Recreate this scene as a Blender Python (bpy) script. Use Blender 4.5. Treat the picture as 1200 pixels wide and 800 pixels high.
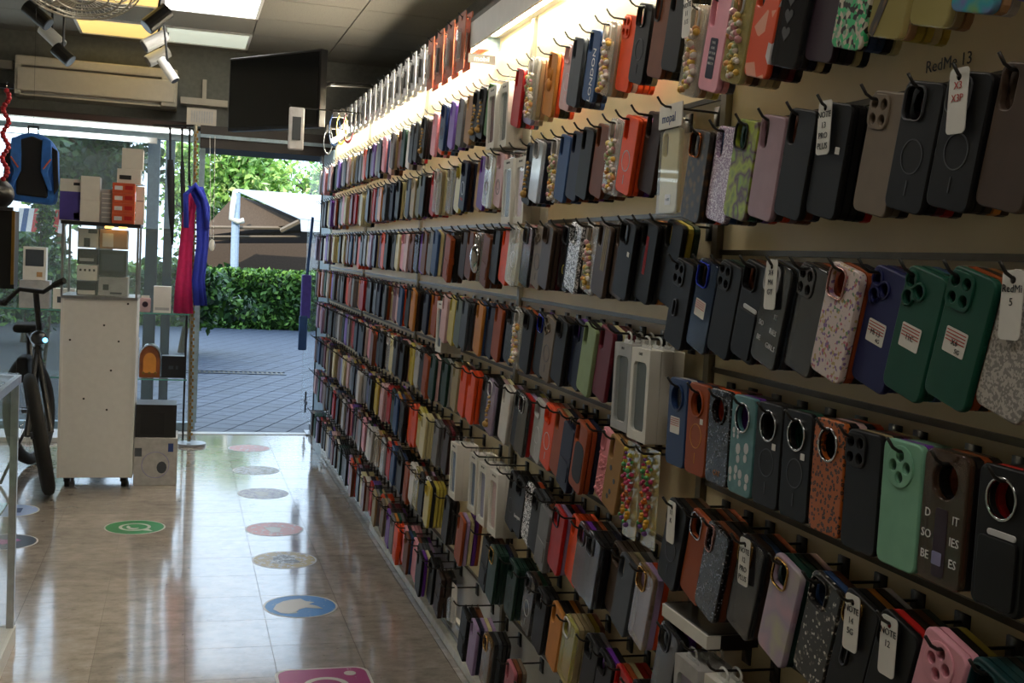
import bpy, bmesh, math, random
from mathutils import Matrix, Vector
random.seed(11)
R = math.radians
scene = bpy.context.scene
for o in list(bpy.data.objects): bpy.data.objects.remove(o)
COL = scene.collection

# ------------------------------------------------------------------ camera
F = 1320.0; CAMZ = 1.4
def vn(v): return Vector(v).normalized()
cY = vn(((214-600)/F, (400-284)/F, 1.0))
cZ = Vector((0.033, 1, 0)); cZ = (cZ - cZ.dot(cY)*cY).normalized()
cX = cY.cross(cZ)
if cX.x < 0: cX = -cX
right = Vector((cX.x, cY.x, cZ.x)); up = Vector((cX.y, cY.y, cZ.y)); fwd = Vector((cX.z, cY.z, cZ.z))
cam = bpy.data.cameras.new('camera'); cam.sensor_width = 36; cam.lens = F*36/1200; cam.clip_start = .05
co = bpy.data.objects.new('camera', cam); COL.objects.link(co)
co.matrix_world = Matrix(((right.x, up.x, -fwd.x, 0), (right.y, up.y, -fwd.y, 0), (right.z, up.z, -fwd.z, CAMZ), (0, 0, 0, 1)))
scene.camera = co
# ------------------------------------------------------------------ world, sun, exposure
w = bpy.data.worlds.new('sky'); scene.world = w; w.use_nodes = True
bg = w.node_tree.nodes['Background']; bg.inputs[0].default_value = (.62, .80, 1.0, 1); bg.inputs[1].default_value = 2.7
sl = bpy.data.lights.new('sun_offscreen', 'SUN'); sl.energy = 4.2; sl.angle = R(.6); sl.color = (1, .93, .78)
so = bpy.data.objects.new('sun_offscreen', sl); COL.objects.link(so)
so.rotation_euler = Vector((.30, .80, -.66)).to_track_quat('-Z', 'Y').to_euler()
vs = scene.view_settings
vs.view_transform = 'Standard'; vs.look = 'None'; vs.exposure = 0.15; vs.gamma = 1.0; vs.use_curve_mapping = False
TUBE = 135.0; PANEL = 9.0; OVER = 9.0

# ------------------------------------------------------------------ materials
def lin(h):
    h = h.lstrip('#'); c = [int(h[i:i+2], 16)/255 for i in (0, 2, 4)]
    return tuple(x/12.92 if x <= .04045 else ((x+.055)/1.055)**2.4 for x in c)
M = {}
class NT:
    def __init__(s, name):
        s.m = bpy.data.materials.new(name); s.m.use_nodes = True; s.t = s.m.node_tree; s.n = s.t.nodes
        s.b = s.n['Principled BSDF']
    def add(s, typ, **kw):
        n = s.n.new(typ)
        for k, v in kw.items():
            if k.startswith('i_'): n.inputs[k[2:].replace('_', ' ')].default_value = v
            else: setattr(n, k, v)
        return n
    def link(s, a, b): s.t.links.new(a, b)
    def ramp(s, fac, stops, interp='LINEAR'):
        r = s.n.new('ShaderNodeValToRGB'); r.color_ramp.interpolation = interp
        e = r.color_ramp.elements
        while len(e) < len(stops): e.new(.5)
        for q, (p, c) in zip(e, stops): q.position = p; q.color = (*c, 1) if len(c) == 3 else c
        s.link(fac, r.inputs[0]); return r
    def coord(s, which='Object'):
        return s.n.new('ShaderNodeTexCoord').outputs[which]
    def base(s, sock): s.link(sock, s.b.inputs['Base Color'])
    def bump(s, sock, strength=.2, dist=.001):
        b = s.n.new('ShaderNodeBump'); b.inputs['Strength'].default_value = strength; b.inputs['Distance'].default_value = dist
        s.link(sock, b.inputs['Height']); s.link(b.outputs[0], s.b.inputs['Normal'])
def mat(name, hexc, rough=.5, metal=0., alpha=1., var=.12, scale=30, emit=0, trans=0., spec=.5):
    if name in M: return M[name]
    k = NT(name); c = lin(hexc) if isinstance(hexc, str) else hexc
    k.b.inputs['Roughness'].default_value = rough; k.b.inputs['Metallic'].default_value = metal
    k.b.inputs['Specular IOR Level'].default_value = spec
    if var:
        nz = k.add('ShaderNodeTexNoise', i_Scale=scale, i_Detail=3.); k.link(k.coord(), nz.inputs['Vector'])
        r = k.ramp(nz.outputs[0], [(.3, tuple(x*(1-var) for x in c)), (.7, tuple(min(1, x*(1+var)) for x in c))])
        k.base(r.outputs[0])
    else: k.b.inputs['Base Color'].default_value = (*c, 1)
    if emit:
        k.b.inputs['Emission Color'].default_value = (*c, 1); k.b.inputs['Emission Strength'].default_value = emit
    if alpha < 1: k.b.inputs['Alpha'].default_value = alpha
    if trans: k.b.inputs['Transmission Weight'].default_value = trans
    M[name] = k.m; return k.m
def vcol(name, rough=.45, metal=0, bump=False):
    k = NT(name); a = k.add('ShaderNodeAttribute', attribute_name='Col'); k.base(a.outputs['Color'])
    k.b.inputs['Roughness'].default_value = rough; k.b.inputs['Metallic'].default_value = metal; M[name] = k.m; return k.m
vcol('painted', .4); vcol('leafy', .55)
M['leafy'].node_tree.nodes['Principled BSDF'].inputs['Subsurface Weight'].default_value = 0
SOLID = dict(black=('#0e0e10', .5), charcoal=('#202022', .55), slate=('#444a51', .5), grey=('#77777a', .5), lightgrey=('#b9b9ba', .45),
    orange=('#e8501f', .45), red=('#b5201f', .45), rust=('#9a4820', .5), caramel=('#c8843a', .5), brown=('#6e3c22', .5), darkbrown=('#2f1e17', .5),
    mocha=('#4c3d33', .45), taupe=('#7a6c5c', .5), khaki=('#a3946f', .5), tan=('#b08a62', .5), kraft=('#a07a4a', .7), cream=('#d8cf9e', .4),
    pink=('#eaa6b6', .45), palepink=('#d8b3b4', .45), pinkmat=('#b86a76', .45), pinkcrochet=('#e79aa4', .7), violet=('#8a6ad0', .4), purple=('#6a2f9a', .45),
    plum=('#33202e', .4), lavender=('#8f8db5', .4), lilac=('#a68fb8', .45), wine=('#6a2230', .45), navy=('#161d36', .5), indigo=('#202458', .5),
    denim=('#33507e', .5), blue=('#1c3562', .4), teal=('#163a3e', .5), darkgreen=('#15352c', .5), forest=('#17503f', .5), jade=('#7fb598', .45),
    sage=('#8fa377', .5), green=('#4a7a3a', .5), olive=('#5c5a25', .5), greygreen=('#5d6a60', .5), lemon=('#c6b64f', .35), whitecase=('#d9d6d0', .4),
    silver=('#9a9aa0', .3), pinkgrey=('#a88b94', .35))
for n, (h, r) in SOLID.items(): mat('case_'+n, h, r, var=.06, spec=.3)
def clear(name, hexc, alpha, rough=.12): mat('case_'+name, hexc, rough, alpha=alpha, var=0, spec=.8)
clear('clear', '#d8d6cc', .38); clear('clearyellow', '#c9bd7c', .5); clear('lemonclear', '#c9c26a', .5); clear('silverclear', '#c4c6c8', .6)
clear('smoke', '#2c2c2f', .75); clear('winesmoke', '#452a2c', .8); clear('amber', '#8a6a35', .6); clear('lilacclear', '#b9a9c4', .6)
clear('cleartext', '#1d1e20', .85); clear('browntext', '#4a3527', .75); clear('bluefilm', '#16233a', .9); clear('winclear', '#dfe6e6', .16, .05)
def pat_glitter(name, base, hi, scale=420, thr=.62, rough=.25):
    k = NT('case_'+name); v = k.add('ShaderNodeTexVoronoi', i_Scale=scale); k.link(k.coord(), v.inputs['Vector'])
    sp = k.add('ShaderNodeSeparateColor'); k.link(v.outputs['Color'], sp.inputs[0])
    r = k.ramp(sp.outputs[0], [(thr-.05, lin(base)), (thr+.05, lin(hi))]); k.base(r.outputs[0])
    k.b.inputs['Roughness'].default_value = rough; M['case_'+name] = k.m
pat_glitter('glitter', '#55555a', '#f2f2f5', 330, .5); pat_glitter('blacksparkle', '#141416', '#9a9aa2', 400, .93)
pat_glitter('lilacglitter', '#a58fae', '#efe4f2', 500, .6); pat_glitter('blackglitter', '#1a1718', '#c9bfa8', 400, .7)
pat_glitter('mesh', '#8f8a86', '#c3bdb6', 350, .5, .5); pat_glitter('blackdots', '#101114', '#2c2e33', 150, .6, .5)
def pat_spots(name, base, spot, scale, lo, hi, ring=None, rough=.4, noise=0):
    k = NT('case_'+name); v = k.add('ShaderNodeTexVoronoi', i_Scale=scale); v.inputs['Randomness'].default_value = 1
    k.link(k.coord(), v.inputs['Vector'])
    st = [(0, lin(ring or spot)), (lo, lin(spot)), (hi, lin(base))]
    k.base(k.ramp(v.outputs['Distance'], st, 'CONSTANT' if ring else 'LINEAR').outputs[0])
    k.b.inputs['Roughness'].default_value = rough; M['case_'+name] = k.m
pat_spots('leopard', '#b05a1c', '#1c0f08', 140, .16, .40, ring='#8a4312'); pat_spots('leopardark', '#2b2520', '#6a4a1c', 60, .1, .5)
pat_spots('butterfly', '#4f7f82', '#5d8c8e', 60, .2, .5)
def pat_multi(name, stops, scale, rough=.35, detail=2., vor=False):
    k = NT('case_'+name)
    if vor:
        v = k.add('ShaderNodeTexVoronoi', i_Scale=scale); k.link(k.coord(), v.inputs['Vector'])
        sp = k.add('ShaderNodeSeparateColor'); k.link(v.outputs['Color'], sp.inputs[0]); f = sp.outputs[0]
    else:
        v = k.add('ShaderNodeTexNoise', i_Scale=scale, i_Detail=detail); k.link(k.coord(), v.inputs['Vector']); f = v.outputs[0]
    k.base(k.ramp(f, [(p, lin(c)) for p, c in stops], 'CONSTANT' if vor else 'LINEAR').outputs[0])
    k.b.inputs['Roughness'].default_value = rough; M['case_'+name] = k.m
pat_multi('floral', [(0, '#d9c8c4'), (.72, '#8a6a9a'), (.8, '#b9a06a'), (.88, '#c06a7a'), (.95, '#6a8a6a')], 230, vor=True)
pat_multi('floralblack', [(0, '#1b1816'), (.84, '#cfcac0'), (.93, '#6d675e')], 260, vor=True)
pat_multi('panda', [(0, '#3fc07a'), (.3, '#1a1a1c'), (.55, '#cfc6b4'), (.8, '#7fae8e')], 150, vor=True)
pat_multi('graffiti', [(.25, '#2d5a3a'), (.42, '#a8b83a'), (.55, '#5b3a4e'), (.66, '#8fae3a'), (.8, '#5a7aa8')], 28)
pat_multi('holo', [(.25, '#8a5fc0'), (.45, '#4aa8b8'), (.6, '#7ab07a'), (.8, '#b06a8a')], 22, .15)
pat_multi('iridescent', [(.3, '#c9a0b0'), (.5, '#a99ab0'), (.7, '#b9b59a')], 14, .2)
pat_multi('orangestripe', [(0, '#e2532a'), (.55, '#e9a58c'), (.75, '#d8d2d6')], 26, .3, vor=True)
# shop surfaces
mat('cream_board', '#e2d2aa', .45, var=.05, scale=8); mat('cream_plate', '#d8ccae', .5); mat('rail_metal', '#5a5448', .35, .8)
mat('hook_metal', '#3c3b39', .35, .7); mat('post_metal', '#8c8676', .4, .6); mat('white_paint', '#d9d9d6', .4, var=.03); mat('white_card', '#e0ddd4', .55, var=.03)
mat('plinth_white', '#e6e3da', .35); mat('grey_wall', '#6d6c68', .7); mat('dark_wall', '#6a5f54', .8)
mat('side_wall', '#cdc6b6', .8); mat('paper', '#e6e4de', .7, var=.03); mat('ink', '#22242c', .6, var=0); mat('ink_white', '#e8e8e8', .5, var=0)
mat('ink_red', '#b8413c', .6, var=0); mat('ink_blue', '#28407c', .5, var=0); mat('ink_orange', '#b5701c', .5, var=0)
mat('chrome', '#c9c9cc', .15, 1., var=0); mat('gold', '#c9a05a', .2, 1., var=0); mat('copper', '#b5652e', .25, 1., var=0); mat('blush_metal', '#c79a94', .25, .8, var=0)
mat('blue_metal', '#2638b8', .2, .6, var=0); mat('gun_metal', '#55575c', .3, .8, var=0); mat('black_plastic', '#0f0f11', .4, var=0); mat('ring_grey', '#46474b', .5, var=0)
mat('ring_white', '#d0d0d2', .5, var=0); mat('screen', '#06070a', .12, var=0); mat('ac_white', '#bdb5a6', .4, var=.04); mat('rubber', '#121212', .8)
mat('wood', '#8a4a1c', .35, var=.3, scale=12); mat('cardboard_orange', '#c9552c', .6); mat('box_purple', '#4c3f96', .5); mat('box_grey', '#a9a8a6', .5)
mat('box_black', '#17171a', .35); mat('strap_blue', '#2a6cc4', .7); mat('bag_black', '#14151a', .8); mat('scarf_magenta', '#c01e5e', .8); mat('scarf_blue', '#2434a8', .8)
mat('bag_orange', '#d8643a', .7, var=0); mat('silver_frame', '#a9aaac', .3, .8); mat('awning', '#cdd8ea', .7, var=.1, scale=3); mat('awning_under', '#5a4a3c', .9)
mat('timber_dark', '#4a3c30', .9); mat('post_white', '#9fb4cc', .5); mat('trunk', '#4a3a2a', .9); mat('hedge_core', '#2f4a22', 1.); mat('brass', '#8a6a2e', .4, .6)
mat('wire', '#b9b5a6', .35, .5, var=0); mat('window_frame', '#8fa3ad', .4, .3); mat('bead_red', '#a8202a', .3); mat('pack_orange', '#b5603c', .5); mat('pack_white', '#d2d3d6', .45)
mat('shutter', '#2b241f', .6, var=.2, scale=6); mat('brown_band', '#3a2520', .6); mat('bulkhead_grey', '#6f706a', .7)
mat('tube_glow', (1, .89, .68), .5, var=0, emit=TUBE); mat('panel_glow', (1, 1, 1), .5, var=0, emit=PANEL)
mat('panel_fill', (1, .92, .80), .5, var=0, emit=OVER); mat('panel_dim', (.80, .86, .72), .5, var=0, emit=.55); mat('panel_warm', (1, .70, .22), .5, var=0, emit=.85); mat('led_glow', (.80, .95, 1), .5, var=0, emit=9.)
mat('bulb_warm', (1, .6, .15), .5, var=0, emit=3.); mat('lamp_blue', (.2, .6, 1), .5, var=0, emit=3.)
def glass(name, tint, alpha):
    k = NT(name); k.b.inputs['Base Color'].default_value = (*lin(tint), 1); k.b.inputs['Roughness'].default_value = .03
    k.b.inputs['Alpha'].default_value = alpha; k.b.inputs['Specular IOR Level'].default_value = .7; M[name] = k.m
glass('glass', '#cfe6e2', .10); glass('glass_edge', '#5fa894', .75); glass('film', '#e8ecec', .22)
def marble():
    k = NT('marble_tile'); g = k.add('ShaderNodeNewGeometry'); oi = k.add('ShaderNodeObjectInfo')
    n0 = k.add('ShaderNodeTexNoise', i_Scale=11., i_Detail=10.); n0.inputs['Roughness'].default_value = .7
    mp = k.add('ShaderNodeMapping'); mp.inputs['Scale'].default_value = (1, 1.5, 1)
    k.link(g.outputs['Position'], mp.inputs['Vector']); k.link(mp.outputs[0], n0.inputs['Vector'])
    base = k.ramp(n0.outputs[0], [(.3, lin('#857c73')), (.5, lin('#a0978d')), (.7, lin('#b3aba1'))])
    n1 = k.add('ShaderNodeTexNoise', i_Scale=30., i_Detail=12., i_Distortion=.6); n1.inputs['Roughness'].default_value = .75
    k.link(mp.outputs[0], n1.inputs['Vector'])
    vein = k.ramp(n1.outputs[0], [(.335, (1, 1, 1)), (.39, (0, 0, 0))])
    mx = k.add('ShaderNodeMix', data_type='RGBA'); k.link(vein.outputs[0], mx.inputs[0]); k.link(base.outputs[0], mx.inputs[6]); mx.inputs[7].default_value = (*lin('#705850'), 1)
    hs = k.add('ShaderNodeHueSaturation'); mr = k.add('ShaderNodeMapRange'); mr.inputs['To Min'].default_value = .88; mr.inputs['To Max'].default_value = 1.12
    k.link(oi.outputs['Random'], mr.inputs[0]); k.link(mr.outputs[0], hs.inputs['Value']); k.link(mx.outputs[2], hs.inputs['Color']); k.base(hs.outputs[0])
    n2 = k.add('ShaderNodeTexNoise', i_Scale=3., i_Detail=4.); k.link(g.outputs['Position'], n2.inputs['Vector'])
    rr = k.ramp(n2.outputs[0], [(.3, (.10,)*3), (.7, (.17,)*3)]); k.link(rr.outputs[0], k.b.inputs['Roughness'])
    k.b.inputs['Coat Weight'].default_value = .5; k.b.inputs['Coat Roughness'].default_value = .07; M['marble_tile'] = k.m
marble(); mat('grout', '#6a5c50', .7)
def ceiling_mat():
    k = NT('ceiling_tile'); n = k.add('ShaderNodeTexNoise', i_Scale=160., i_Detail=2.); k.link(k.coord(), n.inputs['Vector'])
    k.base(k.ramp(n.outputs[0], [(.36, lin('#5f5b55')), (.46, lin('#7d7971'))]).outputs[0]); k.b.inputs['Roughness'].default_value = .9; M['ceiling_tile'] = k.m
ceiling_mat()
def paving_mat():
    k = NT('paving'); g = k.add('ShaderNodeNewGeometry'); oi = k.add('ShaderNodeObjectInfo')
    n = k.add('ShaderNodeTexNoise', i_Scale=9., i_Detail=6.); k.link(g.outputs['Position'], n.inputs['Vector'])
    r = k.ramp(n.outputs[0], [(.3, lin('#3d4658')), (.7, lin('#505a6c'))])
    hs = k.add('ShaderNodeHueSaturation'); mr = k.add('ShaderNodeMapRange'); mr.inputs['To Min'].default_value = .85; mr.inputs['To Max'].default_value = 1.15
    k.link(oi.outputs['Random'], mr.inputs[0]); k.link(mr.outputs[0], hs.inputs['Value']); k.link(r.outputs[0], hs.inputs['Color']); k.base(hs.outputs[0])
    k.b.inputs['Roughness'].default_value = .55; M['paving'] = k.m
paving_mat(); mat('paving_joint', '#10141c', .9)
def scuffed(name, hexc, scuff='#d0d2d4', amt=.40):
    k = NT(name); n = k.add('ShaderNodeTexNoise', i_Scale=26., i_Detail=8.); n.inputs['Roughness'].default_value = .75; k.link(k.coord(), n.inputs['Vector'])
    k.base(k.ramp(n.outputs[0], [(amt-.02, lin(scuff)), (amt+.02, lin(hexc))]).outputs[0]); k.b.inputs['Roughness'].default_value = .35; M[name] = k.m
for n, h, a in (('st_blue', '#2f7fd0', .38), ('st_white', '#cfcdc8', .3), ('st_yellow', '#a8923a', .46), ('st_pink', '#d88a80', .44), ('st_green', '#2a8a4e', .34),
                ('st_lilac', '#a09ab0', .5), ('st_olive', '#9a957c', .5), ('st_magenta', '#a02a72', .36), ('st_black', '#1c1a1e', .3), ('st_lightblue', '#9ab0e0', .4), ('st_ink', '#4a4434', .48)):
    scuffed(n, h, amt=a)

# ------------------------------------------------------------------ mesh helpers
class B:
    def __init__(s): s.v = []; s.f = []; s.c = []; s.col = None
    def _add(s, vs, fs):
        o = len(s.v); s.v += [Vector(v) for v in vs]; s.f += [tuple(i+o for i in f) for f in fs]
        if s.col: s.c += [s.col]*len(vs)
        return s
    def box(s, a, b, rot=None, piv=None):
        x0, x1 = sorted((a[0], b[0])); y0, y1 = sorted((a[1], b[1])); z0, z1 = sorted((a[2], b[2]))
        vs = [Vector(v) for v in ((x0,y0,z0),(x1,y0,z0),(x1,y1,z0),(x0,y1,z0),(x0,y0,z1),(x1,y0,z1),(x1,y1,z1),(x0,y1,z1))]
        if rot is not None:
            p = Vector(piv) if piv is not None else Vector(((x0+x1)/2, (y0+y1)/2, (z0+z1)/2)); vs = [rot @ (v-p)+p for v in vs]
        return s._add(vs, [(0,3,2,1),(4,5,6,7),(0,1,5,4),(1,2,6,5),(2,3,7,6),(3,0,4,7)])
    def tube(s, pts, r, n=8, caps=True):
        pts = [Vector(p) for p in pts]; rs = r if isinstance(r, (list, tuple)) else [r]*len(pts)
        vs = []; fs = []; ref = None
        for i, p in enumerate(pts):
            d = (pts[min(i+1, len(pts)-1)]-pts[max(i-1, 0)]).normalized()
            if ref is None: ref = Vector((0, 0, 1)) if abs(d.z) < .9 else Vector((1, 0, 0))
            a = d.cross(ref).normalized(); b = a.cross(d).normalized(); ref = b
            for k in range(n):
                t = 2*math.pi*k/n; vs.append(p+(a*math.cos(t)+b*math.sin(t))*rs[i])
        for i in range(len(pts)-1):
            for k in range(n):
                fs.append((i*n+k, i*n+(k+1) % n, (i+1)*n+(k+1) % n, (i+1)*n+k))
        if caps: fs.append(tuple(range(n))); fs.append(tuple(reversed(range((len(pts)-1)*n, len(pts)*n))))
        return s._add(vs, fs)
    def ring(s, c, ax, Rr, r, n=28, m=6, sx=1., u0=None):
        ax = Vector(ax).normalized(); u = Vector(u0) if u0 else ax.orthogonal().normalized(); v = ax.cross(u); c = Vector(c); vs = []; fs = []
        for i in range(n):
            t = 2*math.pi*i/n; d = u*math.cos(t)*sx+v*math.sin(t)
            for k in range(m):
                q = 2*math.pi*k/m; vs.append(c+d*(Rr+r*math.cos(q))+ax*r*math.sin(q))
        for i in range(n):
            for k in range(m): fs.append((i*m+k, ((i+1) % n)*m+k, ((i+1) % n)*m+(k+1) % m, i*m+(k+1) % m))
        return s._add(vs, fs)
    def ball(s, c, r, n=8, m=5):
        c = Vector(c); rr = r if isinstance(r, (tuple, list)) else (r, r, r); vs = []; fs = []
        for j in range(m+1):
            p = math.pi*j/m
            for i in range(n):
                t = 2*math.pi*i/n; vs.append(c+Vector((rr[0]*math.sin(p)*math.cos(t), rr[1]*math.sin(p)*math.sin(t), rr[2]*math.cos(p))))
        for j in range(m):
            for i in range(n): fs.append((j*n+i, (j+1)*n+i, (j+1)*n+(i+1) % n, j*n+(i+1) % n))
        return s._add(vs, fs)
    def prism(s, pts, d):
        pts = [Vector(p) for p in pts]; d = Vector(d); n = len(pts)
        return s._add(pts+[p+d for p in pts], [tuple(reversed(range(n))), tuple(range(n, 2*n))]+[(i, (i+1) % n, n+(i+1) % n, n+i) for i in range(n)])
    def mesh(s, name, smooth=False):
        me = bpy.data.meshes.new(name); me.from_pydata([tuple(v) for v in s.v], [], s.f); 
        if s.c:
            at = me.color_attributes.new('Col', 'FLOAT_COLOR', 'POINT')
            at.data.foreach_set('color', [x for c in s.c for x in (*c, 1)])
        bm = bmesh.new(); bm.from_mesh(me); bmesh.ops.recalc_face_normals(bm, faces=bm.faces); bm.to_mesh(me); bm.free()
        if smooth:
            for p in me.polygons: p.use_smooth = True
        return me
    def build(s, name, m, parent=None, smooth=False, bevel=0, world=True):
        me = s.mesh(name, smooth)
        o = obj(name, me, m, None)
        if parent:
            o.parent = parent
            if world: o.matrix_parent_inverse = mworld(parent).inverted()
        if bevel:
            md = o.modifiers.new('bevel', 'BEVEL'); md.width = bevel; md.segments = 2; md.limit_method = 'ANGLE'
        return o
def mworld(o):
    m = o.matrix_basis.copy()
    return m if not o.parent else mworld(o.parent) @ o.matrix_parent_inverse @ m
def obj(name, me, m=None, parent=None, mw=None):
    o = bpy.data.objects.new(name, me); COL.objects.link(o)
    if m is not None:
        mm = M[m] if isinstance(m, str) else m
        if len(me.materials) == 0: me.materials.append(mm)
        else: o.material_slots[0].link = 'OBJECT'; o.material_slots[0].material = mm
    if parent: o.parent = parent
    if mw is not None: o.matrix_basis = mw
    return o
def empty(name, loc=(0, 0, 0)):
    o = bpy.data.objects.new(name, None); COL.objects.link(o); o.location = loc; o.empty_display_size = .02; return o
def tag(o, label, cat, group=None, kind=None):
    o['label'] = label
    if cat: o['category'] = cat
    if group: o['group'] = group
    if kind: o['kind'] = kind
    return o
def struct(o): o['kind'] = 'structure'; return o
def thing(name, label, cat, loc, group=None): return tag(empty(name, loc), label, cat, group)
def rrect(w, h, r, cx=0, cy=0, n=4):
    out = []
    for (sx, sy, a0) in ((1, 1, 0), (-1, 1, 90), (-1, -1, 180), (1, -1, 270)):
        for i in range(n+1):
            a = R(a0+90*i/n); out.append((cx+sx*(w/2-r)+r*math.cos(a), cy+sy*(h/2-r)+r*math.sin(a)))
    return out
def circ(r, cx=0, cy=0, n=16, sx=1): return [(cx+sx*r*math.cos(2*math.pi*i/n), cy+r*math.sin(2*math.pi*i/n)) for i in range(n)]
def curve_mesh(name, loops, depth, bevel=0., bres=1, z=0., smooth=True):
    cu = bpy.data.curves.new(name, 'CURVE'); cu.dimensions = '2D'; cu.fill_mode = 'BOTH'
    cu.extrude = max(depth/2-bevel, 1e-5); cu.bevel_depth = bevel; cu.bevel_resolution = bres; cu.offset = -bevel
    for lp in loops:
        sp = cu.splines.new('POLY'); sp.points.add(len(lp)-1)
        for p, q in zip(sp.points, lp): p.co = (q[0], q[1], 0, 1)
        sp.use_cyclic_u = True
    ob = bpy.data.objects.new(name, cu); COL.objects.link(ob)
    dg = bpy.context.evaluated_depsgraph_get(); me = bpy.data.meshes.new_from_object(ob.evaluated_get(dg))
    bpy.data.objects.remove(ob); bpy.data.curves.remove(cu)
    me.materials.clear(); me.name = name
    if z: me.transform(Matrix.Translation((0, 0, z)))
    if smooth:
        for p in me.polygons: p.use_smooth = abs(p.normal.z) < .95
    return me
TXT = {}
def text_mesh(s, size=.012):
    if (s, size) in TXT: return TXT[(s, size)]
    cu = bpy.data.curves.new('lettering', 'FONT'); cu.body = s; cu.size = size; cu.align_x = 'CENTER'; cu.align_y = 'CENTER'; cu.resolution_u = 2; cu.extrude = .0002
    ob = bpy.data.objects.new('lettering', cu); COL.objects.link(ob)
    dg = bpy.context.evaluated_depsgraph_get(); me = bpy.data.meshes.new_from_object(ob.evaluated_get(dg))
    bpy.data.objects.remove(ob); bpy.data.curves.remove(cu); me.materials.clear(); TXT[(s, size)] = me; return me
# wall frame: local x runs along -Y, local y up, local z out into the aisle (-X)
WALL = Matrix(((0, 0, -1, 0), (-1, 0, 0, 0), (0, 1, 0, 0), (0, 0, 0, 1)))
def wallm(x, y, z, roll=0, yaw=0):
    return Matrix.Translation((x, y, z)) @ WALL @ Matrix.Rotation(R(yaw), 4, 'Y') @ Matrix.Rotation(-R(roll), 4, 'Z')
def T(x, y, z): return Matrix.Translation((x, y, z))

# ================================================================== STRUCTURE
WX = 1.0            # face of the slatted display wall
# floor
fl = struct(B().box((-2.7, -1.6, -.12), (1.6, 8.52, -.004)).build('floor', 'grout'))
TS = .2935
tile_me = {}
def tile(nx, ny, gap=.0008):
    k = (round(nx, 3), round(ny, 3))
    if k not in tile_me: tile_me[k] = B().box((gap, gap, -.02), (nx-gap, ny-gap, 0)).mesh('tile')
    return tile_me[k]
ix0 = -9
for i in range(-9, 4):
    for j in range(-22, 15):
        x = .051+i*TS; y = 4.535+j*TS; nx = TS; ny = TS
        if y+ny > 8.52: ny = 8.52-y
        if ny < .02: continue
        if y < 2.3 and not (i >= 0 and y > 1.2): continue
        obj('tile', tile(nx, ny), 'marble_tile', fl, T(x, y, 0))
st = struct(B().box((-2.7, 8.52, -.12), (1.3, 8.62, .004)).build('trim_1', 'white_paint'))
# ceiling: suspended tiles, every panel its own piece
CZ = 2.9
ce = struct(B().box((-2.7, -1.6, CZ+.012), (1.62, 9.3, CZ+.25)).build('ceiling', 'grey_wall'))
ct = B().box((.004, .004, 0), (.596, .596, .012)).mesh('ceiling_panel')
panels = {(0, 7.13): 'panel_glow', (0, 8.37): 'panel_dim', (-1, 8.37): 'panel_warm', (-1, 7.13): 'panel_warm', (0, 4.65): 'panel_fill', (0, 2.17): 'panel_fill', (0, -.31): 'panel_fill'}  # panels nearer the camera are unseen additions that fill the aisle with light
for i in range(-4, 3):
    for j in range(-13, 4):
        x = -.17+i*.6; y = round(7.13+j*.62, 2)
        if (i, y) in panels or y < -1.6: continue
        o = obj('ceiling_panel', ct, 'ceiling_tile', ce, T(x, y, CZ)); o.scale = (1, 1.033, 1)
for (i, y), m in panels.items():
    x = -.17+i*.6
    lab = {(0, 7.13): 'square ceiling light panel glowing bright white behind the spotlights', (0, 8.37): 'dim greenish ceiling light panel just before the entrance wall',
           (-1, 8.37): 'warm yellow ceiling light panel above the air conditioner', (-1, 7.13): 'warm yellow ceiling light panel beside the bright white one', (0, 4.65): 'added warm white fill panel, unseen over the middle of the aisle', (0, 2.17): 'added warm white fill panel, unseen over the divider post end', (0, -.31): 'added warm white fill panel, unseen at the back of the shop'}[(i, y)]
    t = thing('fill_panel_offscreen' if y < 6 else 'ceiling_light', lab, 'ceiling light', (x+.3, y+.31, CZ), 'ceiling light panels')
    fr = B()
    for a, b in (((x, y), (x+.6, y+.02)), ((x, y+.6), (x+.6, y+.62)), ((x, y+.02), (x+.02, y+.6)), ((x+.58, y+.02), (x+.6, y+.6))): fr.box((*a, CZ-.012), (*b, CZ+.012))
    fr.build('frame', 'white_paint', t); B().box((x+.02, y+.02, CZ-.004), (x+.58, y+.6, CZ+.008)).build('diffuser', m, t)
# enclosing walls
struct(B().box((1.6, -1.6, -.1), (1.75, 9.3, 3.1)).build('wall_right', 'grey_wall'))
struct(B().box((-2.85, -1.6, -.1), (-2.7, 9.3, 3.1)).build('wall_left', 'side_wall'))
struct(B().box((-2.85, -1.75, -.1), (1.75, -1.6, 3.1)).build('wall_back', 'side_wall'))
# front wall over the entrance, carried up out of view to shade the paving
wf = struct(B().box((-14, 9.2, 2.22), (14, 9.5, 9.2)).build('wall_front', 'dark_wall'))
B().box((-2.7, 9.19, 2.24), (1.6, 9.2, 2.9)).build('plaster', 'bulkhead_grey', wf)
struct(B().box((-14, 9.0, -.1), (-2.7, 9.5, 2.3)).build('wall_front_side', 'dark_wall'))
struct(B().box((1.45, 8.55, -.1), (14, 9.5, 2.3)).build('wall_front_corner', 'dark_wall'))
lint = struct(B().box((.1, 8.62, 2.1), (1.6, 9.2, 2.26)).box((-2.7, 8.9, 2.2), (.1, 9.2, 2.3)).build('trim_2', 'shutter'))
B().box((.1, 8.60, 2.17), (1.6, 8.62, 2.195)).build('rail', 'window_frame', lint)
struct(B().box((-14, -1.75, 3.1), (14, 9.5, 3.3)).build('ceiling_slab', 'dark_wall'))
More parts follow.
